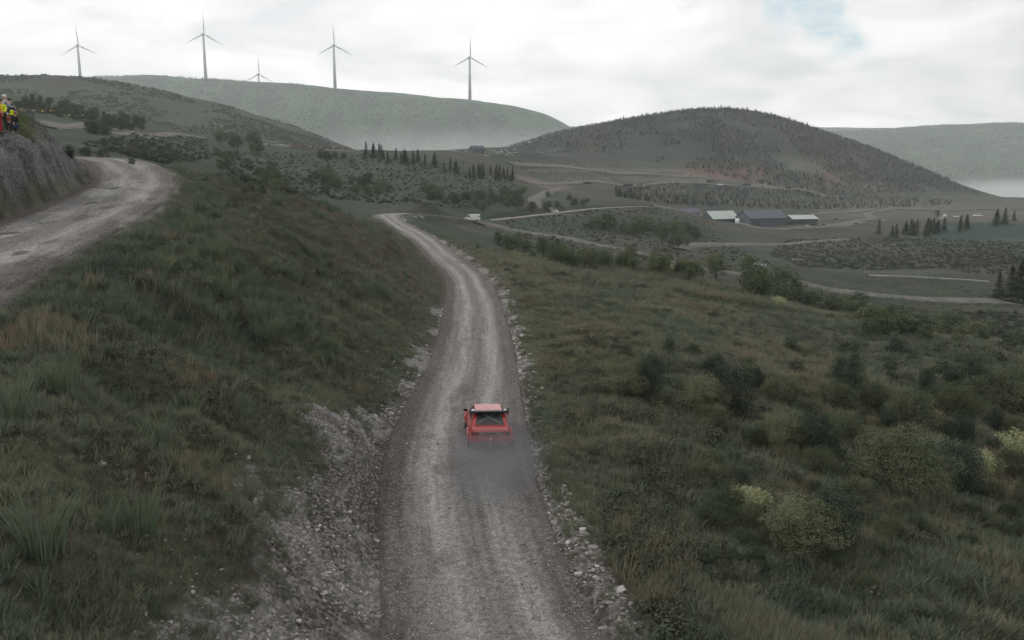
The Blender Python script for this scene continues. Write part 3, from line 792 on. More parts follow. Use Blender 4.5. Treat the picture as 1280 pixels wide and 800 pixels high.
tint = np.where((sa > 0) & (ea > 3), np.clip(tint + .04 + .24 * sstep(.1, .5, fbm(X / 5, Y / 5, 333, 3)), 0, 1), tint)
tint = np.where(sa < 0, tint * .60 + .14 * sstep(9, 2, ea), tint)
scl = r_.uniform(.65, 1.35, len(X)) * (1 + .5 * sstep(45, 130, Y)) * np.where(sa < 0, 1.05, .95) * (.55 + .45 * sstep(.8, 4, ea)) * np.where(sa > 0, 1 + .55 * sstep(6, 14, ea) * sstep(-.1, .3, fbm(X / 3, Y / 3, 341, 3)), 1)
scl = scl * np.where(sa < 0, .62 + .38 * sstep(18, 36, Y), 1)
sz = np.stack([scl, scl, scl * r_.uniform(.65, 1.4, len(X))], 1)
K_ = keep
scatter('grass', np.stack([X, Y, Z], 1)[K_], r_.uniform(0, 6.3, len(X))[K_], sz[K_], tint[K_], gsrc,
        'rough green and straw coloured moor grass covering both banks of the road', 'grass')

# heather and low scrub between the grass
hsrc = []
for sd in (1, 2, 3):
    r = np.random.default_rng(sd); V_, Q_, L_ = [], [], []
    for k in range(9):
        c = (r.normal(0, .22), r.normal(0, .22), r.uniform(.06, .26))
        leaf_blob(r, 26, c, .17, .085, V_, Q_, L_, r.uniform(.2, .8))
    hsrc.append(mesh_np('heather_clump', V_, Q_, [heath_m], smooth=False, attrs={'lt': ('FLOAT', L_)}))
hcol = to_source(hsrc, 'heather_sources')
X, Y, Z, sa, ea, sb, eb, rg_ = green_pts(26000, 9.5, 150, 22)
n6 = fbm(X / 7, Y / 7, 401, 4)
K_ = (ea > 1.6) & (eb > 1.5) & ~((sb < 0) & (eb < 3) & (Y < 74)) & (r_.uniform(-.35, .35, len(X)) < n6 - np.where(sa < 0, .52, .12)) & ~((sa < 0) & (ea < 3.5) & (Y < 60)) & ~((sa < 0) & (Y < 21))
tint = np.clip(.35 + .8 * n6 + r_.normal(0, .16, len(X)), 0, 1)
scl = r_.uniform(.5, 1.25, len(X)) * (1 + .4 * sstep(50, 150, Y)) * np.where(sa < 0, .65, 1)
scatter('heather', np.stack([X, Y, Z], 1)[K_], r_.uniform(0, 6.3, len(X))[K_], scl[K_], tint[K_], hcol, 'dark low heather and bilberry growing in patches through the grass', 'heather')

# tall straw coloured stalks
ssrc = to_source([blade_mesh('straw_tuft', 16, .75, .40, .32, .014, 61, grass_m), blade_mesh('straw_tuft', 12, .60, .55, .45, .014, 62, grass_m), blade_mesh('straw_tuft', 22, .50, .35, .30, .014, 63, grass_m)], 'straw_sources')
X, Y, Z, sa, ea, sb, eb, rg_ = green_pts(26000, 9.5, 110, 27)
n9 = fbm(X / 3.5, Y / 3.5, 451, 3)
K_ = (ea > 1.2) & (eb > 1.5) & ~((sb < 0) & (eb < 3) & (Y < 74)) & (n9 > np.where(sa < 0, .25 + .3 * sstep(26, 18, Y), .02))
scatter('straw_stalks', np.stack([X, Y, Z], 1)[K_], r_.uniform(0, 6.3, len(X))[K_], r_.uniform(.55, 1.15, len(X))[K_], np.clip(.82 + .3 * n9 + r_.normal(0, .16, len(X)), 0, 1)[K_], ssrc,
        'thin straw and rust coloured dead stalks standing above the grass', 'grass stalks')

# rushes
rsrc0 = [blade_mesh('rush_clump', 90, .85, .40, .48, .019, 11, rush_m), blade_mesh('rush_clump', 70, .70, .45, .60, .020, 12, rush_m), blade_mesh('rush_clump', 110, .95, .50, .40, .018, 13, rush_m)]
rmesh = [o.data for o in rsrc0]
rcol_ = to_source(rsrc0, 'rush_sources')
X, Y, Z, sa, ea, sb, eb, rg_ = green_pts(14000, 9.5, 120, 23)
n7 = fbm(X / 6, Y / 6, 421, 3)
K_ = (ea > 3.0) & (eb > 1.8) & ~((sb < 0) & (eb < 7) & (Y < 74)) & (n7 > np.where(sa < 0, .12 + .22 * sstep(28, 16, Y), .12)) & ((sa > 0) | (Y > 26) | (r_.uniform(0, 1, len(X)) < .35)) & ~((sa < 0) & (Y < 20) & (ea < 4)) & ((sa < 0) | (ea > 6))
tint = np.clip(.35 + .3 * n7 + r_.normal(0, .2, len(X)), 0, 1)
scl = r_.uniform(.55, 1.15, len(X)) * np.where(sa < 0, 1, .7)
scatter('rushes', np.stack([X, Y, Z], 1)[K_], r_.uniform(0, 6.3, len(X))[K_], scl[K_], tint[K_], rcol_, 'tall blue green rushes standing in tufts on the slopes', 'rushes')

# ---------------------------------------------------------------- stones
sm, S_, sb_ = new_mat('slate_stone', .85, .3)
sa_ = S_.n('ShaderNodeAttribute', attribute_name='tint', attribute_type='INSTANCER').outputs[2]
sn = S_.noise(S_.n('ShaderNodeTexCoord').outputs['Object'], 6, 4, .6)
sc2 = S_.ramp(sa_, [(0, (.11, .10, .095)), (.4, (.22, .21, .20)), (.75, (.36, .35, .335)), (.92, (.55, .54, .52)), (1, (.36, .24, .17))])
S_.link(S_.mix(.5, sc2, S_.mix(1.0, sc2, S_.n('ShaderNodeCombineXYZ', ins={0: sn, 1: sn, 2: sn}).outputs[0], 'MULTIPLY')), sb_.inputs['Base Color'])
def stone_mesh(seed, flat):
    r = np.random.default_rng(seed); bm = bmesh.new()
    bmesh.ops.create_icosphere(bm, subdivisions=1, radius=.5)
    for v in bm.verts:
        v.co *= r.uniform(.65, 1.2); v.co.z *= flat; v.co.x *= 1.25
    me = bpy.data.meshes.new('stone'); bm.to_mesh(me); bm.free(); me.materials.append(sm)
    o = bpy.data.objects.new('stone', me); COL.objects.link(o); return o
scol = to_source([stone_mesh(1, .45), stone_mesh(2, .6), stone_mesh(3, .35), stone_mesh(4, .75)], 'stone_sources')
def road_side_pts(n, Yr_, off_fn, seed):
    r = np.random.default_rng(seed)
    sel = ROAD[(ROAD[:, 1] > 12) & (ROAD[:, 1] < Yr_)]
    wts_ = 1 / sel[:, 1] ** 1.2; wts_ /= wts_.sum()
    j = r.choice(len(sel), n, p=wts_)
    d = np.gradient(ROAD[:, :2], axis=0); d /= np.linalg.norm(d, axis=1)[:, None]
    base_i = np.nonzero((ROAD[:, 1] > 12) & (ROAD[:, 1] < Yr_))[0][j]
    nx, ny = d[base_i, 1], -d[base_i, 0]
    off, sg = off_fn(r, n, sel[j])
    t = r.uniform(-.6, .6, n)
    return sel[j, 0] + nx * sg * off + d[base_i, 0] * t, sel[j, 1] + ny * sg * off + d[base_i, 1] * t, off, sg
def offs(r, n, R_):
    sg = np.where(r.uniform(0, 1, n) < .68, -1, 1)
    Yv = R_[:, 1]
    wl = np.where(sg < 0, .8 + 3.1 * sstep(60, 18, Yv), .6 + 2.4 * sstep(28, 16, Yv))
    return R_[:, 3] / 2 + .1 + wl * r.beta(1.25, 2.0, n) * 1.35, sg
X, Y, off, sg = road_side_pts(23000, 62, offs, 31)
Z = H(X, Y); nn_ = fbm(X / 1.6, Y / 1.6, 501, 3)
n1_ = fbm(X / 9, Y / 9, 101, 4); n2_ = fbm(X / 2.2, Y / 2.2, 105, 4); s_, z_, w_, k_ = near_line(ROAD, X, Y); ee_ = np.abs(s_) - w_ / 2
lim = np.where(s_ < 0, .45 + 2.2 * sstep(46, 18, Y) + 1.5 * n1_ + 1.5 * n2_, np.where(Y < 30, .45 + 2.3 * sstep(27, 16, Y), .45) + .9 * n2_ + .6 * n1_)
kp = (r_.uniform(-.5, .5, len(X)) < nn_ * 1.5 - .02) & ((ee_ < lim + .2) | (r_.uniform(0, 1, len(X)) < .12))
sz0 = np.exp(r_.normal(-2.75, .42, len(X))) * (1 + .2 * (Y > 30))
sz0 = np.clip(sz0, .035, .34)
scatter('scree_stones', np.stack([X, Y, Z + sz0 * .1], 1)[kp], r_.uniform(0, 6.3, len(X))[kp], sz0[kp], np.clip(r_.beta(2.1, 1.6, len(X)), 0, 1)[kp], scol,
        'broken grey slate scree spilling down to the gravel road verges', 'stones', tilt=(r_.normal(0, .35, len(X))[kp], r_.normal(0, .35, len(X))[kp]))
# small stones lying on the road and a stony ridge along its right edge
def offs2(r, n, R_): return R_[:, 3] / 2 * r.uniform(-1, 1, n), np.ones(n)
X, Y, off, sg = road_side_pts(7000, 60, offs2, 33)
s_, z_, w_, k_ = near_line(ROAD, X, Y)
Z = z_ - .01
sz1 = np.clip(np.exp(r_.normal(-3.35, .35, len(X))), .02, .09)
tr_ = np.exp(-((np.abs(s_ / (w_ / 2)) - .36) / .2) ** 2)
kp = r_.uniform(0, 1, len(X)) > tr_ * .75
scatter('loose_stones', np.stack([X, Y, Z], 1)[kp], r_.uniform(0, 6.3, len(X))[kp], sz1[kp], r_.beta(2, 2.2, len(X))[kp], scol, 'loose small stones scattered over the gravel road surface', 'stones')
def offs3(r, n, R_): return R_[:, 3] / 2 + .75 + r.normal(0, .22, n), np.ones(n)
X, Y, off, sg = road_side_pts(800, 165, offs3, 35)
Z = H(X, Y)
Yw = r_.uniform(0, 1, len(X))
sz2 = np.clip(np.exp(r_.normal(-2.2, .45, len(X)) + .35 * (Y > 45)), .05, .42)
kp = (fbm(X / 2.5, Y / 2.5, 511, 3) > -.12)
scatter('verge_stones', np.stack([X, Y, Z], 1)[kp], r_.uniform(0, 6.3, len(X))[kp], sz2[kp], np.clip(r_.beta(2.2, 2, len(X)), 0, .92)[kp], scol, 'pale boulders pushed up in a low ridge beside the road edge', 'stones')
# white stones in the grass of the near slope
X = r_.uniform(-12, -3.6, 420); Y = r_.uniform(9.5, 30, 420); Z, sa, wa, ea, sb, wb, eb, _ = H(X, Y, full=True)
kp = (ea > 1.2) & (fbm(X / 2, Y / 2, 520, 2) > -.02)
scatter('slope_stones', np.stack([X, Y, Z], 1)[kp], r_.uniform(0, 6.3, 420)[kp], np.clip(np.exp(r_.normal(-2.6, .4, 420)), .04, .2)[kp], r_.uniform(.6, .95, 420)[kp], scol, 'white stones showing through the thin grass of the near bank', 'stones')
# ---------------------------------------------------------------- trees and bushes
tree_m = leaf_mat('tree_leaves', [(0, (.030, .046, .030)), (.4, (.058, .082, .046)), (.75, (.10, .125, .066)), (1, (.16, .18, .10))], attr='OBJECT')
pine_m = leaf_mat('pine_needles', [(0, (.032, .050, .036)), (.5, (.062, .086, .058)), (1, (.10, .125, .085))], attr='OBJECT', trans=.1)
gorse_m = leaf_mat('bush_leaves', [(0, (.030, .046, .028)), (.4, (.074, .094, .054)), (.7, (.125, .144, .080)), (1, (.20, .215, .13))], attr='OBJECT')
bloom_m = leaf_mat('pale_blossom', [(0, (.16, .18, .09)), (.5, (.34, .36, .20)), (1, (.52, .53, .34))], attr='OBJECT')
bark, BK, bkb = new_mat('bark', .9, .1)
BK.link(BK.ramp(BK.noise(BK.n('ShaderNodeTexCoord').outputs['Object'], 5, 4), [(.3, (.045, .038, .030)), (.7, (.11, .095, .075))]), bkb.inputs['Base Color'])

def limb(V_, Q_, p0, p1, r0, r1, k=6, bend=None):
    p0 = np.array(p0, float); p1 = np.array(p1, float); d = p1 - p0; d /= np.linalg.norm(d) + 1e-9
    a = np.cross(d, [0.31, .95, .1]); a /= np.linalg.norm(a); b = np.cross(d, a); s = len(V_)
    seg = 3
    for j in range(seg + 1):
        t = j / seg; c = p0 + (p1 - p0) * t + (np.array(bend) * math.sin(math.pi * t) if bend is not None else 0); rr = r0 + (r1 - r0) * t
        for i in range(k):
            q = 2 * math.pi * i / k; V_.append(tuple(c + (a * math.cos(q) + b * math.sin(q)) * rr))
    for j in range(seg):
        for i in range(k):
            Q_.append((s + j * k + i, s + j * k + (i + 1) % k, s + (j + 1) * k + (i + 1) % k, s + (j + 1) * k + i))

def broadleaf(name, seed, h, w, nl, ls, mat, stems=1, label=None, cat='tree', low=.25, lightp=.5, flat=.8, kind_dense=None):
    r = np.random.default_rng(seed)
    root = thing(name, label=label, cat=cat)
    TV, TQ, CV, CQ, CL_ = [], [], [], [], []
    if stems == 1:
        limb(TV, TQ, (0, 0, -.4), (r.normal(0, .1), r.normal(0, .1), h * .45), .045 * h, .028 * h, bend=(.05 * h, 0, 0))
        tops = [(0, 0, h * .42)] * 6
    else:
        tops = [(r.normal(0, .12 * w), r.normal(0, .12 * w), 0) for _ in range(stems)]
    ncl = 15 if kind_dense is None else kind_dense
    for i in range(ncl):
        a = i * 2.4 + r.normal(0, .3); t = (i + .5) / ncl
        z = h * (low + (1 - low) * (t ** .8)) * .92
        prof = math.sin(math.pi * min(.93, .18 + .78 * (z / h))) ** .7
        rad = w * .5 * prof * r.uniform(.30, .88)
        c = (rad * math.cos(a), rad * math.sin(a), z - .04 * h)
        cr = w * (.21 if kind_dense is None else .145) * r.uniform(.6, 1.4)
        p0 = tops[i % len(tops)]
        limb(TV, TQ, (p0[0], p0[1], p0[2] if stems == 1 else -.2), c, .018 * h if stems == 1 else .012 * h + .01, .004 * h, 5, bend=(0, 0, .04 * h))
        leaf_blob(r, nl // ncl, c, cr, ls, CV, CQ, CL_, lightp + r.normal(0, .24), flat)
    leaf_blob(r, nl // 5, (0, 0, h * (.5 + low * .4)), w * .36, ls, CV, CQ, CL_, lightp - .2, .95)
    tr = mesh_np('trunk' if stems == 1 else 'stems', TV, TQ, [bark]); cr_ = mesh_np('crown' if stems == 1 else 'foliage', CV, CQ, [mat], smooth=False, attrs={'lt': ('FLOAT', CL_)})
    own(root, tr, cr_)
    return root
def conifer(name, seed, h, w, n, mat, label=None, ls=.30):
    r = np.random.default_rng(seed)
    root = thing(name, label=label, cat='tree')
    TV, TQ, CV, CQ, CL_ = [], [], [], [], []
    limb(TV, TQ, (0, 0, -.4), (0, 0, h * .97), .028 * h, .004 * h)
    for i in range(n):
        t = r.uniform(0, 1) ** 1.25; z = h * (.10 + .90 * t)
        layer = .72 + .28 * math.sin(t * 38 + r.normal(0, .4))
        rad = w * .5 * (1 - t) ** .85 * layer * r.uniform(.25, 1.05) * (1 + .2 * math.sin(3 * t + 4 * seed))
        a = r.uniform(0, 6.283); out = np.array([math.cos(a), math.sin(a), -.25 + .5 * t]); p = np.array([rad * math.cos(a), rad * math.sin(a), z - rad * .18])
        sd = np.array([-math.sin(a), math.cos(a), r.normal(0, .3)]); s = ls * r.uniform(.6, 1.4) * (1 - .4 * t); e = len(CV)
        CV += [p - out * s * .6, p + sd * s * .35, p + out * s * .7, p - sd * s * .35]; CQ.append((e, e + 1, e + 2, e + 3)); CL_ += [r.uniform(.1, .9)] * 4
    for i in range(22):
        t = i / 22; z = h * (.14 + .8 * t); a = i * 2.4; rr = w * .42 * (1 - t)
        limb(TV, TQ, (0, 0, z), (rr * math.cos(a), rr * math.sin(a), z - rr * .15), .006 * h, .002 * h, 4)
    own(root, mesh_np('trunk', TV, TQ, [bark]), mesh_np('crown', CV, CQ, [mat], smooth=False, attrs={'lt': ('FLOAT', CL_)}))
    return root

PROTO = {
    'tree': [broadleaf('broadleaf_tree', s, 6.0, 5.4, 1000, .34, tree_m) for s in (1, 2, 3)],
    'shrub': [broadleaf('shrub', s, 2.2, 2.6, 520, .22, tree_m, stems=4, low=.12, cat='shrub') for s in (11, 12, 13)],
    'pine': [conifer('pine_tree', s, 9.0, 4.8, 2600, pine_m, ls=.40) for s in (21, 22, 23)],
    'bush': [broadleaf('willow_bush', s, 2.6, 3.0, 12500, .052, gorse_m, stems=6, low=.12, cat='bush', kind_dense=30) for s in (31, 32, 33)],
    'dark': [broadleaf('dark_bush', s, 2.7, 2.5, 10500, .056, pine_m, stems=6, low=.12, cat='bush', flat=1.15, kind_dense=28) for s in (41, 42)],
    'bloom': [broadleaf('flowering_bush', s, 1.25, 1.9, 3000, .06, bloom_m, stems=5, low=.2, cat='bush', flat=.75) for s in (51,)],
}
USED = {}
PARK = []
def plant(kind, loc, h, rz=None, tint=.5, wide=1.0, label='', group=None, cat=None, variant=None):
    lst = PROTO[kind]; i = random.randrange(len(lst)) if variant is None else variant % len(lst)
    p = lst[i]
    if USED.get((kind, i)): o = copy_tree(p)
    else: o = p; USED[(kind, i)] = 1
    base_h = {'tree': 6.0, 'shrub': 2.2, 'pine': 9.0, 'bush': 2.6, 'dark': 2.7, 'bloom': 1.25}[kind]
    s = h / base_h
    o.location = loc; o.rotation_euler = (0, 0, random.uniform(0, 6.28) if rz is None else rz); o.scale = (s * wide, s * wide, s)
    for ch in CHILD[o.name]: ch['tint'] = float(np.clip(tint, 0, 1))
    o['label'] = label
    o['category'] = cat or {'tree': 'tree', 'shrub': 'shrub', 'pine': 'tree', 'bush': 'bush', 'dark': 'bush', 'bloom': 'bush'}[kind]
    if group: o['group'] = group
    elif 'group' in o.keys(): del o['group']
    return o
def belt(kind, P, hpx, what, where, group, tint=(.45, 1.0), wide=(.85, 1.2), sink=.02, ymin=14):
    """trees whose feet stand at the picture points P on the land, about hpx picture pixels tall"""
    P = sorted(P, key=lambda p: p[0]); hp = hits([p[:2] for p in P], ymin)
    # some crowns differ: say so in the label
    for i, (p, q) in enumerate(zip(P, hp)):
        s = (p[2] if len(p) > 2 else random.uniform(.75, 1.25)) * hpx
        h = s * math.hypot(q[0], q[1]) / FPX * 1.0
        t = random.uniform(*tint)
        plant(kind, (q[0], q[1], q[2] - h * sink), h, tint=t, wide=random.uniform(*wide), group=group,
              label='%s, %s from left %s' % (what, ordw(i + 1), where))
def along(line, n, jx=6, jy=4, seed=0):
    r = np.random.default_rng(seed); line = np.array(line, float)
    t = np.sort(r.uniform(0, len(line) - 1, n)); j = t.astype(int); f = t - j; j2 = np.minimum(j + 1, len(line) - 1)
    p = line[j] * (1 - f[:, None]) + line[j2] * f[:, None]
    return [(a + r.normal(0, jx), b + r.normal(0, jy)) for a, b in p]

belt('tree', along([(618, 306), (640, 312), (668, 318)], 11, 5, 4, 1), 17, 'small round crowned tree', 'in the clump past the bend', 'trees in the clump past the road bend')
belt('tree', along([(680, 325), (700, 332), (730, 336), (765, 337), (800, 334)], 26, 5, 3, 2) , 24, 'leafy grey green tree', 'in the belt above the field', 'trees in the belt above the field')
belt('tree', along([(812, 342), (850, 347), (880, 350), (905, 352)], 13, 6, 3, 3), 24, 'broad bushy tree', 'where the belt thins out', 'trees in the thin part of the belt')
belt('tree', along([(915, 358), (940, 366), (965, 374), (985, 380)], 15, 6, 4, 4), 34, 'tall leafy tree', 'at the field corner', 'trees at the field corner', tint=(.25, .75))
belt('shrub', along([(750, 284), (780, 290), (810, 289), (840, 291), (872, 294)], 40, 7, 4, 5), 12, 'low rounded shrub', 'in the thicket below the valley ridge', 'shrubs in the thicket on the slope', tint=(.35, .85))
belt('tree', [(829, 306), (838, 309), (848, 310), (858, 309), (820, 322), (900, 330), (936, 336)], 16, 'lone small tree', 'of those near the valley road', 'scattered trees by the valley road')
belt('shrub', along([(1078, 400), (1110, 408), (1150, 412), (1200, 418), (1275, 428)], 32, 11, 8, 6), 19, 'dark scrubby bush', 'beyond the field edge', 'bushes in the scrub beyond the field', tint=(.35, .95))
belt('shrub', along([(990, 372), (1020, 382), (1050, 388), (1080, 394)], 26, 6, 4, 7), 15, 'small tangled bush', 'in the hedge past the field corner', 'bushes in the hedge line', tint=(.3, .85))
belt('pine', [(1247, 374, .8), (1262, 376, 1.0), (1273, 378, 1.2), (1283, 377, 1.1)], 40, 'tall dark conifer', 'in the stand at the right picture edge', 'conifers beside the valley road', wide=(1.2, 1.6), tint=(.6, 1.0))
belt('pine', [(a, b + 1.6) for a, b in along([(760, 153.5), (800, 145.5), (860, 137.5), (900, 135.5), (930, 137), (960, 143), (1000, 154), (1050, 172), (1100, 190), (1150, 211), (1200, 233)], 90, 4, .4, 29)], 5, 'tiny dark conifer', 'on the skyline of the big hill', 'conifers on the skyline of the big hill', wide=(1.0, 1.8), ymin=900)
belt('pine', along([(1098, 297), (1130, 294), (1160, 292), (1200, 287), (1240, 282), (1268, 277)], 30, 3, 1.5, 8), 15, 'slim grey conifer', 'along the dark green crop field', 'conifers by the crop field', wide=(1.2, 1.8), tint=(.6, 1.0))
belt('pine', along([(457, 196), (480, 198), (505, 203), (530, 207), (560, 212), (590, 218), (615, 222), (640, 226)], 46, 3, 2, 9), 15, 'upright dark pine', 'in the row on the middle hillside', 'pines on the middle hillside', wide=(.9, 1.4), tint=(.5, 1.0))
belt('tree', along([(267, 178), (290, 184), (310, 186), (325, 190)], 12, 4, 3, 10), 15, 'rounded hillside tree', 'in the group near the ridge track', 'trees near the ridge track', tint=(.3, .75))
belt('shrub', along([(255, 192), (300, 212), (330, 222), (355, 235), (300, 232)], 30, 12, 6, 11), 10, 'small pale shrub', 'on the hillside behind the grassy spur', 'shrubs behind the grassy spur', tint=(.3, .7))
belt('shrub', along([(390, 232), (420, 232), (450, 234), (480, 240)], 26, 9, 5, 12), 12, 'grey green shrub', 'in the hollow above the road bend', 'shrubs in the hollow above the bend', tint=(.3, .75))
belt('shrub', along([(530, 245), (560, 250), (600, 254), (630, 250), (655, 248)], 38, 8, 5, 13), 10, 'small round shrub', 'on the slope behind the parked van', 'shrubs behind the van', tint=(.3, .7))
belt('shrub', along([(380, 205), (400, 200), (430, 196)], 8, 6, 4, 14), 8, 'tiny dark shrub', 'under the spectator ridge', 'shrubs under the spectator ridge', tint=(.1, .5))
belt('tree', along([(28, 131), (60, 135), (90, 140), (120, 148), (150, 154), (172, 158)], 64, 5, 4, 15), 8.5, 'dark low tree', 'in the wood on the left hill shoulder', 'trees on the hill shoulder', tint=(.15, .6), ymin=150)
belt('shrub', along([(24, 134), (60, 138), (90, 143), (120, 151), (150, 156), (174, 160)], 70, 5, 3, 35), 7, 'dark scrubby bush', 'under the left hill wood', 'bushes under the hill wood', tint=(.0, .4), ymin=150)
belt('shrub', along([(112, 165), (125, 168), (140, 166)], 7, 5, 2, 16), 13, 'dark bush', 'in the clump beside the stony hillside track', 'bushes beside the hillside track', tint=(.1, .4))
belt('shrub', along([(80, 196), (100, 199), (125, 196), (205, 212)], 6, 6, 2, 17), 11, 'dark green bush', 'standing behind the crest of the upper road', 'bushes behind the upper road', tint=(.1, .4))
belt('shrub', along([(700, 250), (730, 256), (665, 262), (680, 244)], 12, 8, 3, 18), 8, 'sparse small shrub', 'on the bare ground above the white pickup', 'shrubs above the white pickup', tint=(.1, .5))

# bushes in the right-hand field, each described by itself
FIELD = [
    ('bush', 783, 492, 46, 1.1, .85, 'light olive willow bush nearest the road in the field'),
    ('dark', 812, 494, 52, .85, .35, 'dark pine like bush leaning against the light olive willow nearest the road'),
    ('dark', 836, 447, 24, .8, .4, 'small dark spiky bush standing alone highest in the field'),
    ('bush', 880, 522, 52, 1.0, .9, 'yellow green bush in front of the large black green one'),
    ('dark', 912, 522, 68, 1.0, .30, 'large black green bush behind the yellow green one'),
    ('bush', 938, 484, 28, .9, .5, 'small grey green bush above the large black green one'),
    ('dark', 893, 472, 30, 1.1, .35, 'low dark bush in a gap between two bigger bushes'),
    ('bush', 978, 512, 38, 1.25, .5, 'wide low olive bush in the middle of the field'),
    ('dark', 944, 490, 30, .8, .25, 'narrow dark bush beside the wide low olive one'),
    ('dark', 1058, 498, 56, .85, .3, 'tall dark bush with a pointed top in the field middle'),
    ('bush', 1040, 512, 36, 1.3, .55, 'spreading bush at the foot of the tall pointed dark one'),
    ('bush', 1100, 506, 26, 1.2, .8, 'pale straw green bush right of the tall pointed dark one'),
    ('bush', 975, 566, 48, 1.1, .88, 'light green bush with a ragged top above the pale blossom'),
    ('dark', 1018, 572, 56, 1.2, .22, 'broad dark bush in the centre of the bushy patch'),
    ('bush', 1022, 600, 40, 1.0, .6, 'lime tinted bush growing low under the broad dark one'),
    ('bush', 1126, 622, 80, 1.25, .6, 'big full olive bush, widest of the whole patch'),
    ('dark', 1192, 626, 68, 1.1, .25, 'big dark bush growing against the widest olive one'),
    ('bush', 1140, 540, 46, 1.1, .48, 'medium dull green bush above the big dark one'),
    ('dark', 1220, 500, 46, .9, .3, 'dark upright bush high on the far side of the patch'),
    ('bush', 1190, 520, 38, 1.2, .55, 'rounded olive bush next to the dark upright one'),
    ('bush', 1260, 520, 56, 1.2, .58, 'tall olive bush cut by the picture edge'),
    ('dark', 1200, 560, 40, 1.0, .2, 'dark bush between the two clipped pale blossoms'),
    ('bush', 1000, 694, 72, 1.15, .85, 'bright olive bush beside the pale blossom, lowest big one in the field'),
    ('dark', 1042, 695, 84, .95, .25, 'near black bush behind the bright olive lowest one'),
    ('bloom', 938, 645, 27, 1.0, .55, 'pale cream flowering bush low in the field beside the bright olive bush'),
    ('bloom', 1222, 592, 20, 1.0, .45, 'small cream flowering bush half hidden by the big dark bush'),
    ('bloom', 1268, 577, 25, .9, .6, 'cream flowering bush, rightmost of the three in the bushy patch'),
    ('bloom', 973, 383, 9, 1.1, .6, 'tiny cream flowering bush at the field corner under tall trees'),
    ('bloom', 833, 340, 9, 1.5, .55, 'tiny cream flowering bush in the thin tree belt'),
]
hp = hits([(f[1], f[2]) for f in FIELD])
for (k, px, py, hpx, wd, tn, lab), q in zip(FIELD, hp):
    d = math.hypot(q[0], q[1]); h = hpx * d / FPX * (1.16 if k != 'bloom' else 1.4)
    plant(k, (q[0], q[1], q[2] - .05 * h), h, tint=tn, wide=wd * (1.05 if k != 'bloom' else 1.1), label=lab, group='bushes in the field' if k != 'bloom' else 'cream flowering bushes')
r = np.random.default_rng(77)
def free(P, mind):
    out = []
    for p in P:
        if all((p[0] - o_[0]) ** 2 + ((p[1] - o_[1]) * 1.6) ** 2 > mind ** 2 for o_ in out): out.append(p)
    return out
Pm = free([(a, b) for a, b in zip(r.uniform(880, 1290, 700), r.uniform(470, 740, 700)) if b > 505 - (a - 930) * .12], 27)
belt('bush', Pm[::2][:48], 32, 'olive bush', 'in the scrub patch low in the field', 'bushes of the scrub patch', tint=(.2, .65), wide=(.9, 1.5))
belt('dark', Pm[1::2][:26], 27, 'dark leafy bush', 'in the scrub patch low in the field', 'bushes of the scrub patch', tint=(.2, .6), wide=(.8, 1.3))
Pm = free([(a, b) for a, b in zip(r.uniform(780, 1290, 200), r.uniform(440, 520, 200))], 40)
belt('shrub', Pm[:34], 17, 'small field shrub', 'dotted over the upper field', 'shrubs of the upper field', tint=(.1, .6), wide=(.9, 1.5))
# the big rush clumps of the near slope
RUSH = [(55, 690, 0, 1.7, 'large rush clump with yellow seed heads on the near slope'), (130, 664, 1, 1.25, 'bluish rush clump right of the large one with seed heads'),
        (175, 668, 2, 1.25, 'bluish rush clump at the end of the little ledge'), (12, 525, 2, 1.5, 'tall green rush clump at the picture edge below the upper road'),
        (195, 560, 0, 1.4, 'spreading rush clump halfway up the bank'), (235, 520, 1, 1.4, 'rush clump beside the dark gully of the bank'),
        (78, 488, 2, 1.3, 'rush clump under the straw coloured grass of the bank')]
hp = hits([(a[0], a[1]) for a in RUSH])
for (px, py, v, s, lab), q in zip(RUSH, hp):
    o = bpy.data.objects.new('rush_clump', rmesh[v]); COL.objects.link(o); o.location = (q[0], q[1], q[2] - .03)
    s *= .95; o['tint'] = .6; o.scale = (s, s, s); o.rotation_euler = (0, 0, px)
    tag(o, lab, 'rushes', 'big rush clumps on the near slope')

# stuff: young plantation, hill scrub, valley scrub
def low_conifer_src():
    out = []
    for sd in (1, 2):
        r = np.random.default_rng(sd); CV, CQ, CL_ = [], [], []
        for i in range(150):
            t = r.uniform(0, 1) ** 1.2; rad = .5 * (1 - t) ** .8 * r.uniform(.3, 1); a = r.uniform(0, 6.28)
            p = np.array([rad * math.cos(a), rad * math.sin(a), t * 2.0 + .05]); out_ = np.array([math.cos(a), math.sin(a), .2]); s2 = np.array([-math.sin(a), math.cos(a), 0]); s = .28; e = len(CV)
            CV += [p - out_ * s * .6, p + s2 * s * .4, p + out_ * s * .6, p - s2 * s * .4]; CQ.append((e, e + 1, e + 2, e + 3)); CL_ += [r.uniform(0, 1)] * 4
        out.append(mesh_np('young_conifer', CV, CQ, [scrub_m], smooth=False, attrs={'lt': ('FLOAT', CL_)}))
    return out
def scrub_src():
    out = []
    for sd in (5, 6, 7):
        r = np.random.default_rng(sd); V_, Q_, L_ = [], [], []
        for k in range(6): leaf_blob(r, 26, (r.normal(0, .3), r.normal(0, .3), r.uniform(.25, .7)), .36, .2, V_, Q_, L_, r.uniform(.2, .8))
        out.append(mesh_np('scrub_bush', V_, Q_, [scrub_m], smooth=False, attrs={'lt': ('FLOAT', L_)}))
    return out
scrub_m = leaf_mat('scrub_leaves', [(0, (.022, .032, .024)), (.4, (.045, .060, .042)), (.75, (.08, .092, .062)), (1, (.12, .125, .09))])
ccol = to_source(low_conifer_src(), 'young_conifer_sources'); bcol = to_source(scrub_src(), 'scrub_sources')
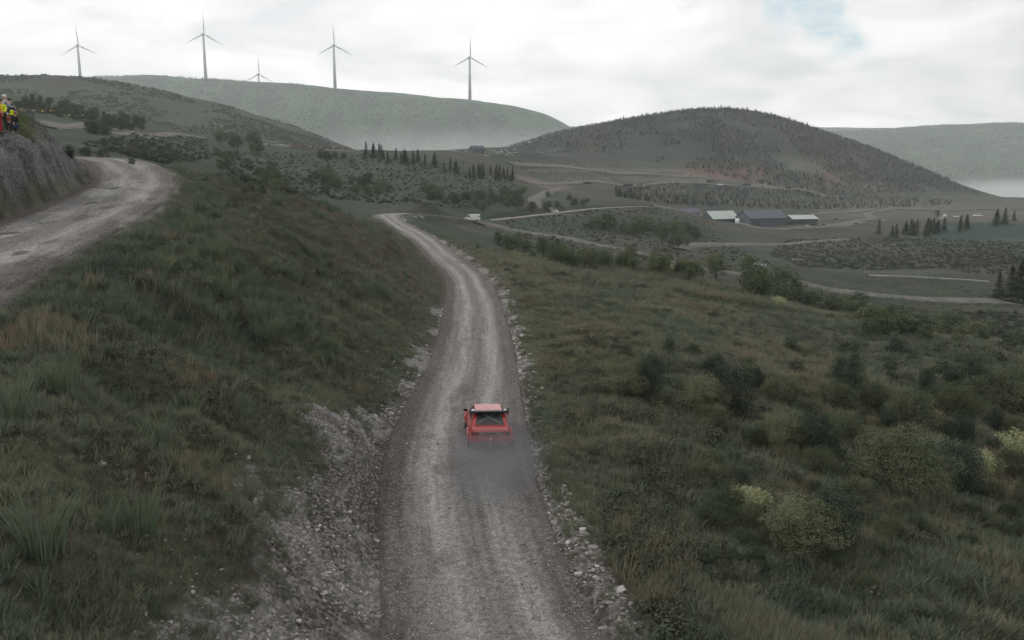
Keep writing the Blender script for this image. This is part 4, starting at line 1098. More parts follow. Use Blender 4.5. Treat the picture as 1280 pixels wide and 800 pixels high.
def region(n, poly, seed):
    """random picture points inside a polygon, carried to the land"""
    r = np.random.default_rng(seed); poly = np.array(poly, float); lo, hi = poly.min(0), poly.max(0)
    P = r.uniform(lo, hi, (n * 3, 2)); ins = np.zeros(len(P), bool); j = len(poly) - 1
    for i in range(len(poly)):
        c = ((poly[i, 1] > P[:, 1]) != (poly[j, 1] > P[:, 1])) & (P[:, 0] < (poly[j, 0] - poly[i, 0]) * (P[:, 1] - poly[i, 1]) / (poly[j, 1] - poly[i, 1] + 1e-9) + poly[i, 0])
        ins ^= c; j = i
    return hits(P[ins][:n])
def stuff_scatter(name, pts, smin, smax, coll, label, cat, tmin=0, tmax=1, seed=1, wd=1.35):
    r = np.random.default_rng(seed); n = len(pts); s = r.uniform(smin, smax, n)
    s = np.stack([s * wd, s * wd, s], 1)
    scatter(name, pts - np.array([0, 0, .08]), r.uniform(0, 6.28, n), s, np.clip(r.uniform(tmin, tmax, n) + .3 * fbm(pts[:, 0] / 20, pts[:, 1] / 20, seed, 3), 0, 1), coll, label, cat)
pl = region(2100, [(768, 234), (850, 230), (960, 236), (1080, 244), (1190, 250), (1190, 256), (1060, 262), (990, 262), (840, 256), (770, 247)], 3)
stuff_scatter('young_plantation', pl, .7, 1.5, ccol, 'dense plantation of young conifers at the foot of the big hill', 'plantation', .0, .7, 3)
# scrub and small conifers covering the big hill, thicker towards its crest
r = np.random.default_rng(9)
uu, tt = HILLS['main'][0], HILLS['main'][1]
hu = r.uniform(-.05, .56, 30000); hY = r.uniform(830, 1230, 30000); hX = hu * hY
hz_ = H(hX, hY); onhill = (hill('main', hX, hY) > base(hX, hY) + 4)
nse = fbm(hX / 40, hY / 60, 600, 4)
kp = onhill & ((nse > -.12) | (hY > 1130) & (r.uniform(0, 1, 30000) < .7))
pts = np.stack([hX, hY, hz_], 1)[kp]
stuff_scatter('hill_scrub', pts, .6, 1.6, ccol, 'small dark conifers and scrub covering the big round hill', 'scrub', .0, .5, 4)
vs = np.concatenate([region(2400, [(985, 300), (1100, 296), (1280, 304), (1280, 330), (1200, 335), (1080, 338), (1000, 334), (960, 318)], 5),
                     region(260, [(1180, 318), (1280, 312), (1280, 345), (1190, 340)], 6), region(600, [(1100, 385), (1280, 392), (1280, 425), (1120, 405)], 7)])
stuff_scatter('valley_scrub', vs, .25, .85, bcol, 'dotted low scrub on the valley floor beyond the field', 'scrub', .35, 1., 5)
ms = np.concatenate([region(2400, [(260, 190), (440, 192), (600, 205), (660, 240), (600, 262), (480, 255), (380, 245), (290, 225)], 8),
                     region(900, [(180, 165), (260, 175), (260, 200), (200, 205), (100, 180)], 9), region(1500, [(650, 255), (870, 262), (900, 300), (1000, 345), (760, 330), (620, 300)], 10),
                     region(900, [(640, 200), (860, 205), (960, 225), (900, 232), (700, 228), (650, 215)], 12)])
stuff_scatter('moor_scrub', ms, .2, .75, bcol, 'thin dotted scrub over the middle hillsides', 'scrub', .2, .9, 6)
fl = r.uniform(-.62, .12, 26000); fY = r.uniform(2050, 3000, 26000); fX = fl * fY
kp = (fbm(fX / 60, fY / 60, 610, 4) > -.25) & (hill('wind', fX, fY) > base(fX, fY) + 4)
stuff_scatter('far_hill_scrub', np.stack([fX, fY, H(fX, fY)], 1)[kp], 1.5, 4.2, bcol, 'faint scrub dotted over the wind farm hill', 'scrub', .0, .6, 7)
fl = r.uniform(.30, .66, 16000); fY = r.uniform(2750, 3900, 16000); fX = fl * fY
kp = (fbm(fX / 80, fY / 80, 612, 4) > -.2) & (hill('far', fX, fY) > base(fX, fY) + 4)
stuff_scatter('distant_scrub', np.stack([fX, fY, H(fX, fY)], 1)[kp], 1.8, 4.6, bcol, 'faint dark scrub over the farthest hill', 'scrub', .0, .6, 9)
kp = r.uniform(0, 1, 1800) < 1
lY = r.uniform(640, 960, 9000); lX = r.uniform(-.62, -.2, 9000) * lY
kp = (hill('left', lX, lY) > base(lX, lY) + 2) & (fbm(lX / 40, lY / 40, 620, 4) > -.15)
stuff_scatter('ridge_scrub', np.stack([lX, lY, H(lX, lY)], 1)[kp], 0.8, 1.9, bcol, 'sparse dark scrub on the long left ridge', 'scrub', .2, .7, 8)
# long grass and reeds filling the ground between the field edge and the valley
X, Y = frustum_pts(16000, 88, 230, .0, .66, 91)
Z, sa, wa, ea, sb, wb, eb, rg_ = H(X, Y, full=True)
n8 = fbm(X / 16, Y / 16, 631, 3)
kp = (ea > 2) & (n8 > -.15)
scatter('valley_grass', np.stack([X, Y, Z], 1)[kp], r_.uniform(0, 6.3, len(X))[kp], (r_.uniform(1.3, 2.6, len(X)))[kp], np.clip(.45 + .5 * n8 + r_.normal(0, .15, len(X)), 0, 1)[kp], gsrc,
        'longer dull grass on the ground falling into the valley', 'grass')
# ---------------------------------------------------------------- water, tracks
wmt, Wn, wb_ = new_mat('still_water', .12, .5)
wb_.inputs['Base Color'].default_value = (.06, .07, .07, 1); wb_.inputs['Roughness'].default_value = .3
def tp(P): return [tuple(x) for x in hits(P)]
track('valley_road', tp([(600, 281), (640, 288), (700, 297), (745, 306), (790, 315), (830, 325), (870, 334), (910, 341), (960, 347), (1000, 353), (1040, 363), (1085, 368), (1130, 372), (1200, 376), (1280, 380), (1330, 381)]), 5.0, 'grey gravel road running down across the valley floor')
track('hill_foot_track', tp([(692, 264), (676, 258), (668, 251), (680, 243), (700, 236)]), 5.0, 'pale track curving up from the valley ridge towards the quarry')
track('quarry_road', tp([(636, 204), (670, 207), (740, 213), (800, 217), (850, 221), (920, 228), (990, 237)]), 7.0, 'pale terrace road along the foot of the big hill')
track('plantation_road', tp([(655, 228), (700, 230), (760, 229), (830, 229), (900, 231), (960, 236), (1020, 242), (1060, 247)]), 6.0, 'pale road passing the black billboards above the plantation')
track('ridge_track', tp([(335, 181), (362, 184), (390, 186), (415, 188), (445, 189)]), 4.0, 'white edged track where the spectators stand on the ridge')
track('hillside_track', tp([(62, 160), (85, 159), (110, 156), (150, 164), (185, 169), (215, 168), (250, 172)]), 5.0, 'pale stony track crossing the hillside beyond the upper road')
track('depot_track', tp([(1010, 268), (1060, 266), (1100, 262), (1160, 263), (1220, 262), (1290, 262)]), 7.0, 'light track along the valley past the sheds')
track('depot_loop', tp([(1020, 282), (1060, 279), (1090, 273), (1084, 267), (1110, 262)]), 6.0, 'looping light track on the open ground beside the sheds')
track('depot_road', tp([(818, 259), (840, 261), (862, 266), (880, 270), (905, 276), (940, 284), (980, 287), (1030, 284), (1080, 278)]), 5.0, 'pale road dropping from the valley ridge down to the sheds')
track('field_track', tp([(850, 312), (880, 306), (930, 306), (1000, 304), (1060, 300)]), 5.0, 'faint pale track bordering the valley scrub')
track('river', tp([(1085, 345), (1120, 346), (1160, 348), (1200, 350), (1236, 353)]), 1.5, 'narrow pale stretch of water reflecting the sky', wmt, .05, cat='water')
track('pool', tp([(928, 331), (942, 331), (958, 333)]), 2.4, 'small bright pool on the valley floor by the trees', wmt, .05, cat='water')
track('flooded_track', tp([(988, 325), (1004, 326)]), 1.5, 'short bright puddle beyond the pool', wmt, .05, cat='water')

# ---------------------------------------------------------------- materials for built things
def flat_mat(name, c, rough=.6, spec=.4, metal=0.0, dirt=.25, scale=3.0):
    m, N, b = new_mat(name, rough, spec)
    nz = N.noise(N.n('ShaderNodeTexCoord').outputs['Object'], scale, 5, .65)
    k = N.n('ShaderNodeMapRange', ins={0: nz, 1: .3, 2: .7, 3: 1 - dirt, 4: 1 + dirt * .4}).outputs[0]
    N.link(N.mix(1.0, c, N.n('ShaderNodeCombineXYZ', ins={0: k, 1: k, 2: k}).outputs[0], 'MULTIPLY'), b.inputs['Base Color'])
    b.inputs['Metallic'].default_value = metal
    return m
M = dict(
    white=flat_mat('white_paint', (.72, .73, .72), .45), turb=flat_mat('turbine_paint', (.36, .37, .37), .5, dirt=.05), black=flat_mat('black_plastic', (.015, .015, .017), .5),
    tyre=flat_mat('tyre_rubber', (.022, .021, .020), .85), rim=flat_mat('wheel_rim', (.45, .45, .43), .4), red=flat_mat('red_paint', (.34, .013, .014), .30, .6, dirt=.18, scale=2),
    glass=flat_mat('dark_glass', (.03, .035, .04), .08, .6, dirt=.1), dark=flat_mat('dark_metal', (.05, .052, .055), .6), silver=flat_mat('silver_paint', (.36, .37, .38), .4),
    blue=flat_mat('blue_paint', (.06, .09, .17), .45), navy=flat_mat('blue_grey_sheet', (.082, .096, .118), .6), paler=flat_mat('pale_sheet_roof', (.40, .44, .425), .6, dirt=.15),
    greenw=flat_mat('dark_green_sheet', (.06, .085, .085), .7), purple=flat_mat('dull_purple_sheet', (.12, .12, .17), .7), stone=flat_mat('concrete', (.33, .32, .30), .85), board=flat_mat('board_black', (.02, .02, .024), .6),
    lens=flat_mat('red_lens', (.30, .015, .012), .25), grey=flat_mat('dusty_grey', (.19, .16, .155), .8), wood=flat_mat('weathered_wood', (.16, .13, .10), .85))
_rb = M['red'].node_tree.nodes['Principled BSDF']; _rb.inputs['Coat Weight'].default_value = .7; _rb.inputs['Coat Roughness'].default_value = .12; _rb.inputs['Coat IOR'].default_value = 1.5
gpm = bpy.data.materials.new('clear_glass'); gpm.use_nodes = True
g_ = NT(gpm.node_tree); gb_ = gpm.node_tree.nodes['Principled BSDF']; gb_.inputs['Base Color'].default_value = (.05, .06, .065, 1); gb_.inputs['Roughness'].default_value = .06
mxg = g_.n('ShaderNodeMixShader', ins={0: .38}); g_.link(gb_.outputs[0], mxg.inputs[2]); g_.link(g_.n('ShaderNodeBsdfTransparent').outputs[0], mxg.inputs[1]); g_.link(mxg.outputs[0], gpm.node_tree.nodes['Material Output'].inputs['Surface'])

def bevel(o, w, seg=2):
    md = o.modifiers.new('bevel', 'BEVEL'); md.width = w; md.segments = seg; md.limit_method = 'ANGLE'; md.angle_limit = math.radians(35); return o
def hexa(name, P, mats, parent=None, bw=0):
    """eight corners: bottom four then top four"""
    Fb = [(0, 3, 2, 1), (4, 5, 6, 7), (0, 1, 5, 4), (1, 2, 6, 5), (2, 3, 7, 6), (3, 0, 4, 7)]
    o = mesh_np(name, P, Fb, mats, None, False)
    if parent: own(parent, o)
    if bw: bevel(o, bw)
    return o
def bxx(name, lo, hi, mats, parent=None, bw=0):
    o = box(name, lo, hi, mats); 
    if parent: own(parent, o)
    if bw: bevel(o, bw)
    return o
def tube(name, P, r0, mats, parent=None, k=10, r1=None, caps=True):
    V_, Q_ = [], []; n = len(P); r1 = r0 if r1 is None else r1
    P = [np.array(p, float) for p in P]; T3 = []
    for j, p in enumerate(P):
        d = P[min(j + 1, n - 1)] - P[max(j - 1, 0)]; d /= np.linalg.norm(d) + 1e-9
        a = np.cross(d, [0.3, .2, .93] if abs(d[2]) < .9 else [1, 0, 0]); a /= np.linalg.norm(a); b = np.cross(d, a); rr = r0 + (r1 - r0) * j / (n - 1)
        for i in range(k):
            q = 2 * math.pi * i / k; V_.append(tuple(p + (a * math.cos(q) + b * math.sin(q)) * rr))
    for j in range(n - 1):
        for i in range(k): Q_.append((j * k + i, j * k + (i + 1) % k, (j + 1) * k + (i + 1) % k, (j + 1) * k + i))
    if caps:
        s = len(V_); V_ += [tuple(P[0]), tuple(P[-1])]
        for i in range(k): T3 += [(s, (i + 1) % k, i), (s + 1, (n - 1) * k + i, (n - 1) * k + (i + 1) % k)]
    o = mesh_np(name, V_, Q_, mats, tris=T3)
    if parent: own(parent, o)
    return o

# ---------------------------------------------------------------- wind turbines
def blade_np(L):
    V_, Q_ = [], []
    secs = [(0, .9, .9, 0), (.06, .95, .85, 0), (.16, 2.1, .55, .3), (.22, 2.2, .42, .28), (.5, 1.45, .24, .16), (.8, .85, .13, .06), (.97, .42, .06, .0), (1, .12, .03, 0)]
    k = 10
    for t, ch, th, tw in secs:
        for i in range(k):
            a = 2 * math.pi * i / k; x = math.cos(a) * ch / 2 + (.25 * ch if t > .1 else 0) * .4; y = math.sin(a) * th / 2
            V_.append((x * math.cos(tw) - y * math.sin(tw), x * math.sin(tw) + y * math.cos(tw), t * L))
    for j in range(len(secs) - 1):
        for i in range(k): Q_.append((j * k + i, j * k + (i + 1) % k, (j + 1) * k + (i + 1) % k, (j + 1) * k + i))
    return V_, Q_
TURB = [(97, 97, 57, 24, 'farthest left wind turbine on the skyline'), (254, 98, 43, 25, 'tallest white wind turbine above the notch of the green hill'),
        (323, 101, 93, 21, 'distant wind turbine with only its top showing over the hill crest'), (417, 110, 57, 25, 'white wind turbine standing between the low far one and the last one'), (587, 124, 72, 25, 'last white wind turbine nearest the falling end of the green hill')]
BR = 27.0
for (px, pb, ph, bl, lab) in TURB:
    # blade length in the picture fixes the distance behind the crest
    D = BR * FPX / bl * (1.0 if px != 323 else 1.35)
    if px == 323: BRr = 36
    D = {323: 3450}.get(px, 3090)
    u, t = pix(px, ph); hub = Vector((u * D, D, t * D)); gz = HZ(hub.x, hub.y)
    L = bl * D / FPX
    fc = Vector((-hub.x, -hub.y, 0)).normalized(); yaw = math.atan2(fc.x, -fc.y) * 1.0
    t_ = thing('wind_turbine', (hub.x, hub.y, gz), math.atan2(-hub.x, hub.y) * -1 * -1 * 1.0 * -1 + 0, lab, 'wind turbine', 'wind turbines on the hill crest')
    t_.rotation_euler = (0, 0, math.radians(12) - math.atan2(hub.x, hub.y))
    hh = hub.z - gz
    tube('tower', [(0, 0, -3), (0, 0, hh * .5), (0, 0, hh - 1.2)], 2.3 * L / 27, [M['turb']], t_, 20, 1.25 * L / 27)
    s = L / 27
    bevel(bxx('nacelle', (-1.6 * s, -3.2 * s, hh - 1.4 * s), (1.6 * s, 6.0 * s, hh + 1.7 * s), [M['turb']], t_), .5 * s)
    hb = tube('hub', [(0, -3.2 * s, hh), (0, -4.6 * s, hh), (0, -5.6 * s, hh)], 1.5 * s, [M['turb']], t_, 14, .5 * s)
    for a in (0, 118, 241):
        Vb, Qb = blade_np(L); b = mesh_np('blade', Vb, Qb, [M['turb']]); own(t_, b)
        b.location = (0, -4.3 * s, hh); b.rotation_euler = (0, math.radians(a + {97: -4, 254: 0, 323: 0, 417: -2, 587: 0}[px]), 0); b.scale = (s * .8, s * .8, 1)

# ---------------------------------------------------------------- sheds
def barn(loc, rz, L, D, wh, rh, wm_, rm_, label, door=True, cat='shed'):
    t = thing('industrial_shed', loc, rz, label, cat, 'sheds of the depot')
    e = .35
    V_ = [(-L / 2, -D / 2, -7), (L / 2, -D / 2, -7), (L / 2, D / 2, -7), (-L / 2, D / 2, -7), (-L / 2, -D / 2, wh), (L / 2, -D / 2, wh), (L / 2, D / 2, wh), (-L / 2, D / 2, wh), (-L / 2, 0, rh - .1), (L / 2, 0, rh - .1)]
    Q_ = [(0, 1, 5, 4), (2, 3, 7, 6)]
    w = mesh_np('wall', V_, Q_ + [(0, 4, 7, 3), (1, 2, 6, 5)], [wm_], smooth=False, tris=[(4, 8, 7), (5, 6, 9)]); own(t, w)
    s = (rh - wh) / (D / 2); q = .14
    R_ = []
    for sg in (-1, 1):
        y1 = sg * (D / 2 + e); z1 = wh - e * s
        R_ += [(-L / 2 - e, 0, rh), (L / 2 + e, 0, rh), (L / 2 + e, y1, z1), (-L / 2 - e, y1, z1), (-L / 2 - e, 0, rh + q), (L / 2 + e, 0, rh + q), (L / 2 + e, y1, z1 + q), (-L / 2 - e, y1, z1 + q)]
    FF = []
    for b in (0, 8): FF += [(b, b + 1, b + 2, b + 3), (b + 4, b + 7, b + 6, b + 5), (b + 2, b + 6, b + 7, b + 3), (b + 1, b + 5, b + 6, b + 2), (b, b + 3, b + 7, b + 4)]
    own(t, mesh_np('roof', R_, FF, [rm_], smooth=False))
    for i in range(1, 12):
        x = -L / 2 + L * i / 12; yb = -D / 2 - e; zb = wh - e * s + q
        hexa('roof_seam', [(x - .07, yb, zb), (x + .07, yb, zb), (x + .07, -.05, rh + q - .05 * s), (x - .07, -.05, rh + q - .05 * s), (x - .07, yb, zb + .12), (x + .07, yb, zb + .12), (x + .07, -.05, rh + q + .1), (x - .07, -.05, rh + q + .1)], [rm_], t)
    if door:
        bxx('door', (-L * .42, -D / 2 - .08, -.5), (-L * .42 + 4, -D / 2 - .005, wh * .75), [M['dark']], t)
        bxx('door', (-L / 2 - .08, -2, -.5), (-L / 2 - .005, 2, wh * .75), [M['dark']], t)
    for i in range(5):
        x = -L / 2 + L * (i + .5) / 5
        bxx('wall_rib', (x - .12, -D / 2 - .1, -1), (x + .12, -D / 2 - .006, wh - .25), [wm_], t)
    return t
def gz(px, py):
    return tuple(float(v) for v in hits([(px, py)])[0])
q = at(955, 284, 450); k = q[1] / FPX
rzz = math.radians(13)
barn((q[0] + 2 * k, q[1] + 9, q[2]), rzz, 50 * k, 34 * k * 1.1, 11.0 * k, 19.5 * k, M['navy'], M['navy'], 'large blue grey shed, biggest of the depot buildings')
q2 = at(899, 279, 468); k = q2[1] / FPX
barn(q2, rzz * 1.6, 37 * k, 30 * k, 6.5 * k, 15.0 * k, M['greenw'], M['paler'], 'dark green shed under a long white roof left of the blue one')
q3 = at(1000, 282, 466); k = q3[1] / FPX
barn(q3, rzz, 34 * k, 24 * k, 9.0 * k, 13.0 * k, M['greenw'], M['paler'], 'low pale roofed shed attached to the right end of the blue one')
q4 = at(860, 270, 500); k = q4[1] / FPX
barn(q4, rzz, 26 * k, 12 * k, 5.0 * k, 9.0 * k, M['purple'], M['purple'], 'low dull purple shed at the back edge of the depot', door=False)
q5 = gz(596, 191); k = q5[1] / FPX
barn((q5[0], q5[1] + 6, q5[2]), math.radians(30), 16 * k, 10 * k, 5.5 * k, 8.5 * k, M['navy'], M['navy'], 'dark blue service shed on the ridge beside the rally car park', door=False)
q6 = at(917, 279, 436)
t = thing('storage_tank', (q6[0] + 1.5, q6[1] - 1, q6[2]), 0, 'white storage tank standing between the two largest sheds', 'tank')
tube('tank_body', [(0, 0, -.5), (0, 0, 2.2)], 1.0, [M['white']], t, 18); tube('lid', [(0, 0, 2.2), (0, 0, 2.5)], 1.02, [M['white']], t, 18, .3)
# dark hopper tower with a spoil heap and a crusher
q7 = gz(1172, 273); k = q7[1] / FPX
t = thing('hopper_tower', (q7[0] - 1 * k, q7[1], q7[2]), .2, 'dark steel hopper tower rising over the quarry machinery', 'tower')
for sx in (-1, 1):
    for sy in (-1, 1): tube('leg', [(sx * 1.6 * k, sy * 1.6 * k, -1), (sx * 1.6 * k, sy * 1.6 * k, 6 * k)], .25 * k, [M['dark']], t, 8)
hexa('hopper', [(-1.0 * k, -1.0 * k, 3.8 * k), (1.0 * k, -1.0 * k, 3.8 * k), (1.0 * k, 1.0 * k, 3.8 * k), (-1.0 * k, 1.0 * k, 3.8 * k), (-2 * k, -2 * k, 6 * k), (2 * k, -2 * k, 6 * k), (2 * k, 2 * k, 6 * k), (-2 * k, 2 * k, 6 * k)], [M['dark']], t)
bxx('cabin', (-2 * k, -2 * k, 6.02 * k), (2 * k, 2 * k, 10.5 * k), [M['dark']], t)
t = thing('stone_crusher', (q7[0] + 4 * k, q7[1] - 3, q7[2]), .3, 'grey stone crusher with a white cab below the dark hopper tower', 'machine')
hexa('crusher_body', [(-6 * k, -2 * k, -.5), (5 * k, -2 * k, -.5), (5 * k, 2 * k, -.5), (-6 * k, 2 * k, -.5), (-4 * k, -1.6 * k, 3.2 * k), (4 * k, -1.6 * k, 3.2 * k), (4 * k, 1.6 * k, 3.2 * k), (-4 * k, 1.6 * k, 3.2 * k)], [M['stone']], t, .3)
bxx('cab', (1 * k, -1.5 * k, 3.22 * k), (3.6 * k, 1.5 * k, 5.6 * k), [M['white']], t, .2)
tube('conveyor', [(-3 * k, 0, 2.8 * k), (-8 * k, 0, 4.2 * k)], .45 * k, [M['dark']], t, 6)

# ---------------------------------------------------------------- billboards, posts
BO = [(734, 232, 10, 'black billboard on posts, leftmost above the plantation'), (785, 235, 10, 'black billboard on posts, second from the left above the plantation'), (888, 230, 10, 'black billboard on posts beside the white truck'), (933, 234, 10, 'black billboard right of the white truck'), (985, 238, 6, 'small dark billboard, farthest right above the plantation')]
for px, py, w_, lab in BO:
    q = gz(px, py); k = q[1] / FPX; w2 = w_ * k / 2; 
    t = thing('billboard', q, math.atan2(-q[0], q[1]), lab, 'billboard', 'black billboards by the plantation road')
    bevel(bxx('panel', (-w2, -.12, 2.0 * k), (w2, .12, 4.6 * k), [M['board']], t), .04)
    bxx('frame', (-w2 - .15, -.06, 1.8 * k), (w2 + .15, .06, 2.0 * k - .01), [M['stone']], t)
    for sx in (-.7, .7): tube('post', [(sx * w2, .2, -1), (sx * w2, .2, 4.2 * k)], .14, [M['wood']], t, 8)
PO = [(715, 213), (735, 214), (753, 216), (837, 222), (857, 224), (942, 234), (957, 236), (1028, 250), (1046, 252), (1150, 258)]
for i, (px, py) in enumerate(PO):
    q = gz(px, py); k = q[1] / FPX
    t = thing('timber_mast', q, 0, 'pale slender mast, %s from the left under the big hill' % ordw(i + 1), 'mast', 'masts under the big hill')
    tube('mast_pole', [(0, 0, -1), (0, 0, 8.5 * k)], .42 * k, [M['stone']], t, 8, .26 * k); bxx('cross_arm', (-1.1 * k, -.12 * k, 7.3 * k), (1.1 * k, .12 * k, 7.7 * k), [M['stone']], t)

# ---------------------------------------------------------------- simple vehicles
def wheels(t, xs, ys, r, w):
    for x in xs:
        for y in ys:
            wh = tube('wheel', [(x - w / 2, y, r), (x + w / 2, y, r)], r, [M['tyre']], t, 18)
            own(wh, tube('rim', [(x + (w / 2 + .01) * (1 if x > 0 else -1), y, r), (x + (w / 2 - .03) * (1 if x > 0 else -1), y, r)], r * .6, [M['rim']], None, 14))
def make_van(paint):
    t = thing('van', cat='van')
    # side outline from nose (+y) to tail (-y)
    out = [(2.75, .45), (2.8, .85), (2.55, 1.08), (1.75, 1.35), (1.15, 2.15), (.8, 2.32), (-2.55, 2.36), (-2.72, 2.2), (-2.75, .45)]
    n_ = len(out); V_ = []
    for sx, f in ((-1, 1), (1, 1)):
        for y, z in out: V_.append((sx * (1.0 if z < 1.4 else 1.0 - (z - 1.4) * .11), y, z))
    Q_ = [(i, (i + 1) % n_, n_ + (i + 1) % n_, n_ + i) for i in range(n_)]
    bm = bmesh.new(); vs = [bm.verts.new(v) for v in V_]
    for f in Q_: bm.faces.new([vs[i] for i in f])
    bm.faces.new([vs[i] for i in range(n_)][::-1]); bm.faces.new([vs[n_ + i] for i in range(n_)])
    bmesh.ops.recalc_face_normals(bm, faces=bm.faces)
    me = bpy.data.meshes.new('body'); bm.to_mesh(me); bm.free(); me.materials.append(paint)
    b = bpy.data.objects.new('body', me); COL.objects.link(b); own(t, b); bevel(b, .07)
    hexa('windscreen', [(-.84, 1.70, 1.42), (.84, 1.70, 1.42), (.80, 1.66, 1.40), (-.80, 1.66, 1.40), (-.76, 1.22, 2.12), (.76, 1.22, 2.12), (.74, 1.16, 2.10), (-.74, 1.16, 2.10)], [M['glass']], t)
    for sx in (-1, 1):
        hexa('side_window', [(sx * .985, .45, 1.45), (sx * 1.01, .45, 1.45), (sx * 1.01, 1.5, 1.45), (sx * .985, 1.5, 1.45), (sx * .92, .45, 2.0), (sx * .955, .45, 2.0), (sx * .955, 1.15, 2.0), (sx * .92, 1.15, 2.0)], [M['glass']], t)
        bxx('headlight', (sx * .72 - .14, 2.70, .75), (sx * .72 + .14, 2.83, .95), [M['rim']], t)
        bxx('tail_light', (sx * .93 - .06, -2.79, .9), (sx * .93 + .06, -2.72, 1.4), [M['lens']], t)
    for x in (-.48, .48): bxx('rear_door_window', (x - .32, -2.785, 1.45), (x + .32, -2.75, 1.95), [M['glass']], t)
    bxx('bumper', (-.98, 2.72, .38), (.98, 2.9, .62), [M['dark']], t, .05)
    wheels(t, (-.9, .9), (-1.75, 1.75), .36, .24)
    return t
def make_car(paint):
    t = thing('parked_car', cat='car')
    secs = [(-2.1, .78, .75), (-1.95, .84, .92), (-.9, .86, .95), (.7, .86, .93), (1.7, .83, .80), (2.1, .74, .60)]
    V_, Q_ = [], []
    for y, w, z in secs: V_ += [(-w, y, .25), (-w * 1.0, y, z * .75), (-w * .9, y, z), (w * .9, y, z), (w * 1.0, y, z * .75), (w, y, .25)]
    for j in range(len(secs) - 1):
        for i in range(5): Q_.append((j * 6 + i, j * 6 + i + 1, j * 6 + 7 + i, j * 6 + 6 + i))
        Q_.append((j * 6 + 5, j * 6, j * 6 + 6, j * 6 + 11))
    e = 6 * (len(secs) - 1)
    Q_ += [(0, 5, 4, 1), (1, 4, 3, 2), (e + 5, e, e + 1, e + 4), (e + 4, e + 1, e + 2, e + 3)]
    own(t, mesh_np('body', V_, Q_, [paint], smooth=False)); bevel(CHILD[t.name][0], .05)
    hexa('cabin_glass', [(-.76, -1.75, .93), (.76, -1.75, .93), (.76, .95, .92), (-.76, .95, .92), (-.60, -1.2, 1.40), (.60, -1.2, 1.40), (.60, .25, 1.40), (-.60, .25, 1.40)], [M['glass']], t, .04)
    bxx('roof', (-.61, -1.22, 1.401), (.61, .27, 1.45), [paint], t, .02)
    wheels(t, (-.76, .76), (-1.3, 1.3), .31, .2)
    return t
def ground_at(o, px, py, rz, lift=0.0, on=None):
    q = gz(px, py) if on is None else on
    # tilt with the land
    e = 1.5; x, y = q[0], q[1]
    z = HZ(x, y); o.location = (x, y, z + lift); o.rotation_euler = (0, 0, rz)
    return q
van = make_van(M['white']); tag(van, 'white panel van stopped where the gravel road turns away', 'van'); van.name = 'panel_van'
CHILD['panel_van'] = CHILD.pop('van')
ground_at(van, 590, 277.5, math.radians(75), .25)
s_ = 20 * math.hypot(van.location.x, van.location.y) / FPX / 5.6; van.scale = (s_, s_, s_)
cars = {}
def park(px, py, colour, rz, label, group=None, size=None, lift=.1, name='parked_car', cat='car'):
    if colour not in cars: cars[colour] = make_car(M[colour]); o = cars[colour]
    else: o = copy_tree(cars[colour])
    q = ground_at(o, px, py, rz, lift); k = math.hypot(q[0], q[1]) / FPX
    if size: s = size * k / 4.2; o.scale = (s, s, s)
    tag(o, label, cat, group); return o
park(640, 272.5, 'black', math.radians(80), 'black car driving on the road beyond the white van', size=9)
park(692, 265.5, 'white', math.radians(65), 'white pickup sized car parked where the tracks fork', size=11)
park(787, 265, 'dark', math.radians(40), 'dark grey car left on the slope under the valley ridge road', size=8)
park(899, 232, 'white', math.radians(85), 'bright white truck parked between the black billboards', size=9)
park(1028, 283, 'dark', math.radians(80), 'dark vehicle parked beside the pale roofed shed', size=8)
park(1044, 275, 'dark', math.radians(85), 'dark vehicle waiting alone on the open depot ground', size=6)
park(1069, 281, 'dark', math.radians(80), 'dark vehicle farthest from the sheds on the depot ground', size=7)
park(1009, 283, 'white', math.radians(80), 'white car parked in front of the pale roofed shed', size=5)
park(1107, 277, 'silver', math.radians(80), 'silver car on the loop track of the depot', size=6)
park(1196, 272, 'white', math.radians(80), 'white vehicle behind the conifers near the stone crusher', size=6)
park(1222, 271, 'white', math.radians(80), 'long white vehicle farthest right behind the conifers', size=9)
park(957, 234, 'silver', math.radians(80), 'silver car right of the black billboards', size=6)
r = random.Random(4)
pk = []
for i in range(16): pk.append((566 + i * 2.6 + r.uniform(-.6, .6), 189.5 + r.uniform(-.7, .7)))
for row in range(4):
    for i in range(13): pk.append((604 + i * 3.2 + r.uniform(-.8, .8) + row, 189 + row * 1.9 - i * .12 + r.uniform(-.4, .4)))
for i in range(26):
    t_ = i / 25; pk.append((642 + 75 * t_ + r.uniform(-1, 1), 183 - 19 * t_ - 4 * t_ * t_ + r.uniform(-1, 1)))
for i in range(8): pk.append((662 + i * 4 + r.uniform(-1, 1), 192 - i * .2 + r.uniform(-.5, .5)))
pk.sort()
cnt = {}
for px, py in pk:
    c = r.choice(['white', 'white', 'silver', 'silver', 'dark', 'blue', 'dark']); cnt[c] = cnt.get(c, 0) + 1
    park(px, py, c, math.radians(r.choice([10, 80, 20]) + r.uniform(-9, 9)), 'small %s car, %s such from the left in the rally car park' % (c, ordw(cnt[c])), 'cars in the rally car park', size=3.7 + r.uniform(-.6, .5))
for i, (px, py, c) in enumerate([(326, 180.5, 'silver'), (332, 181, 'white'), (341, 181.5, 'silver'), (350, 182, 'white'), (355, 183, 'white'), (361, 183.8, 'white'), (366, 184.5, 'blue')]):
    park(px, py, c, math.radians(78), '%s vehicle, %s from the left of seven on the ridge track' % (c, ordw(i + 1)), 'vehicles on the ridge track', size=5)
park(282, 165.5, 'white', math.radians(70), 'white camper showing between the rounded hillside trees', size=5)

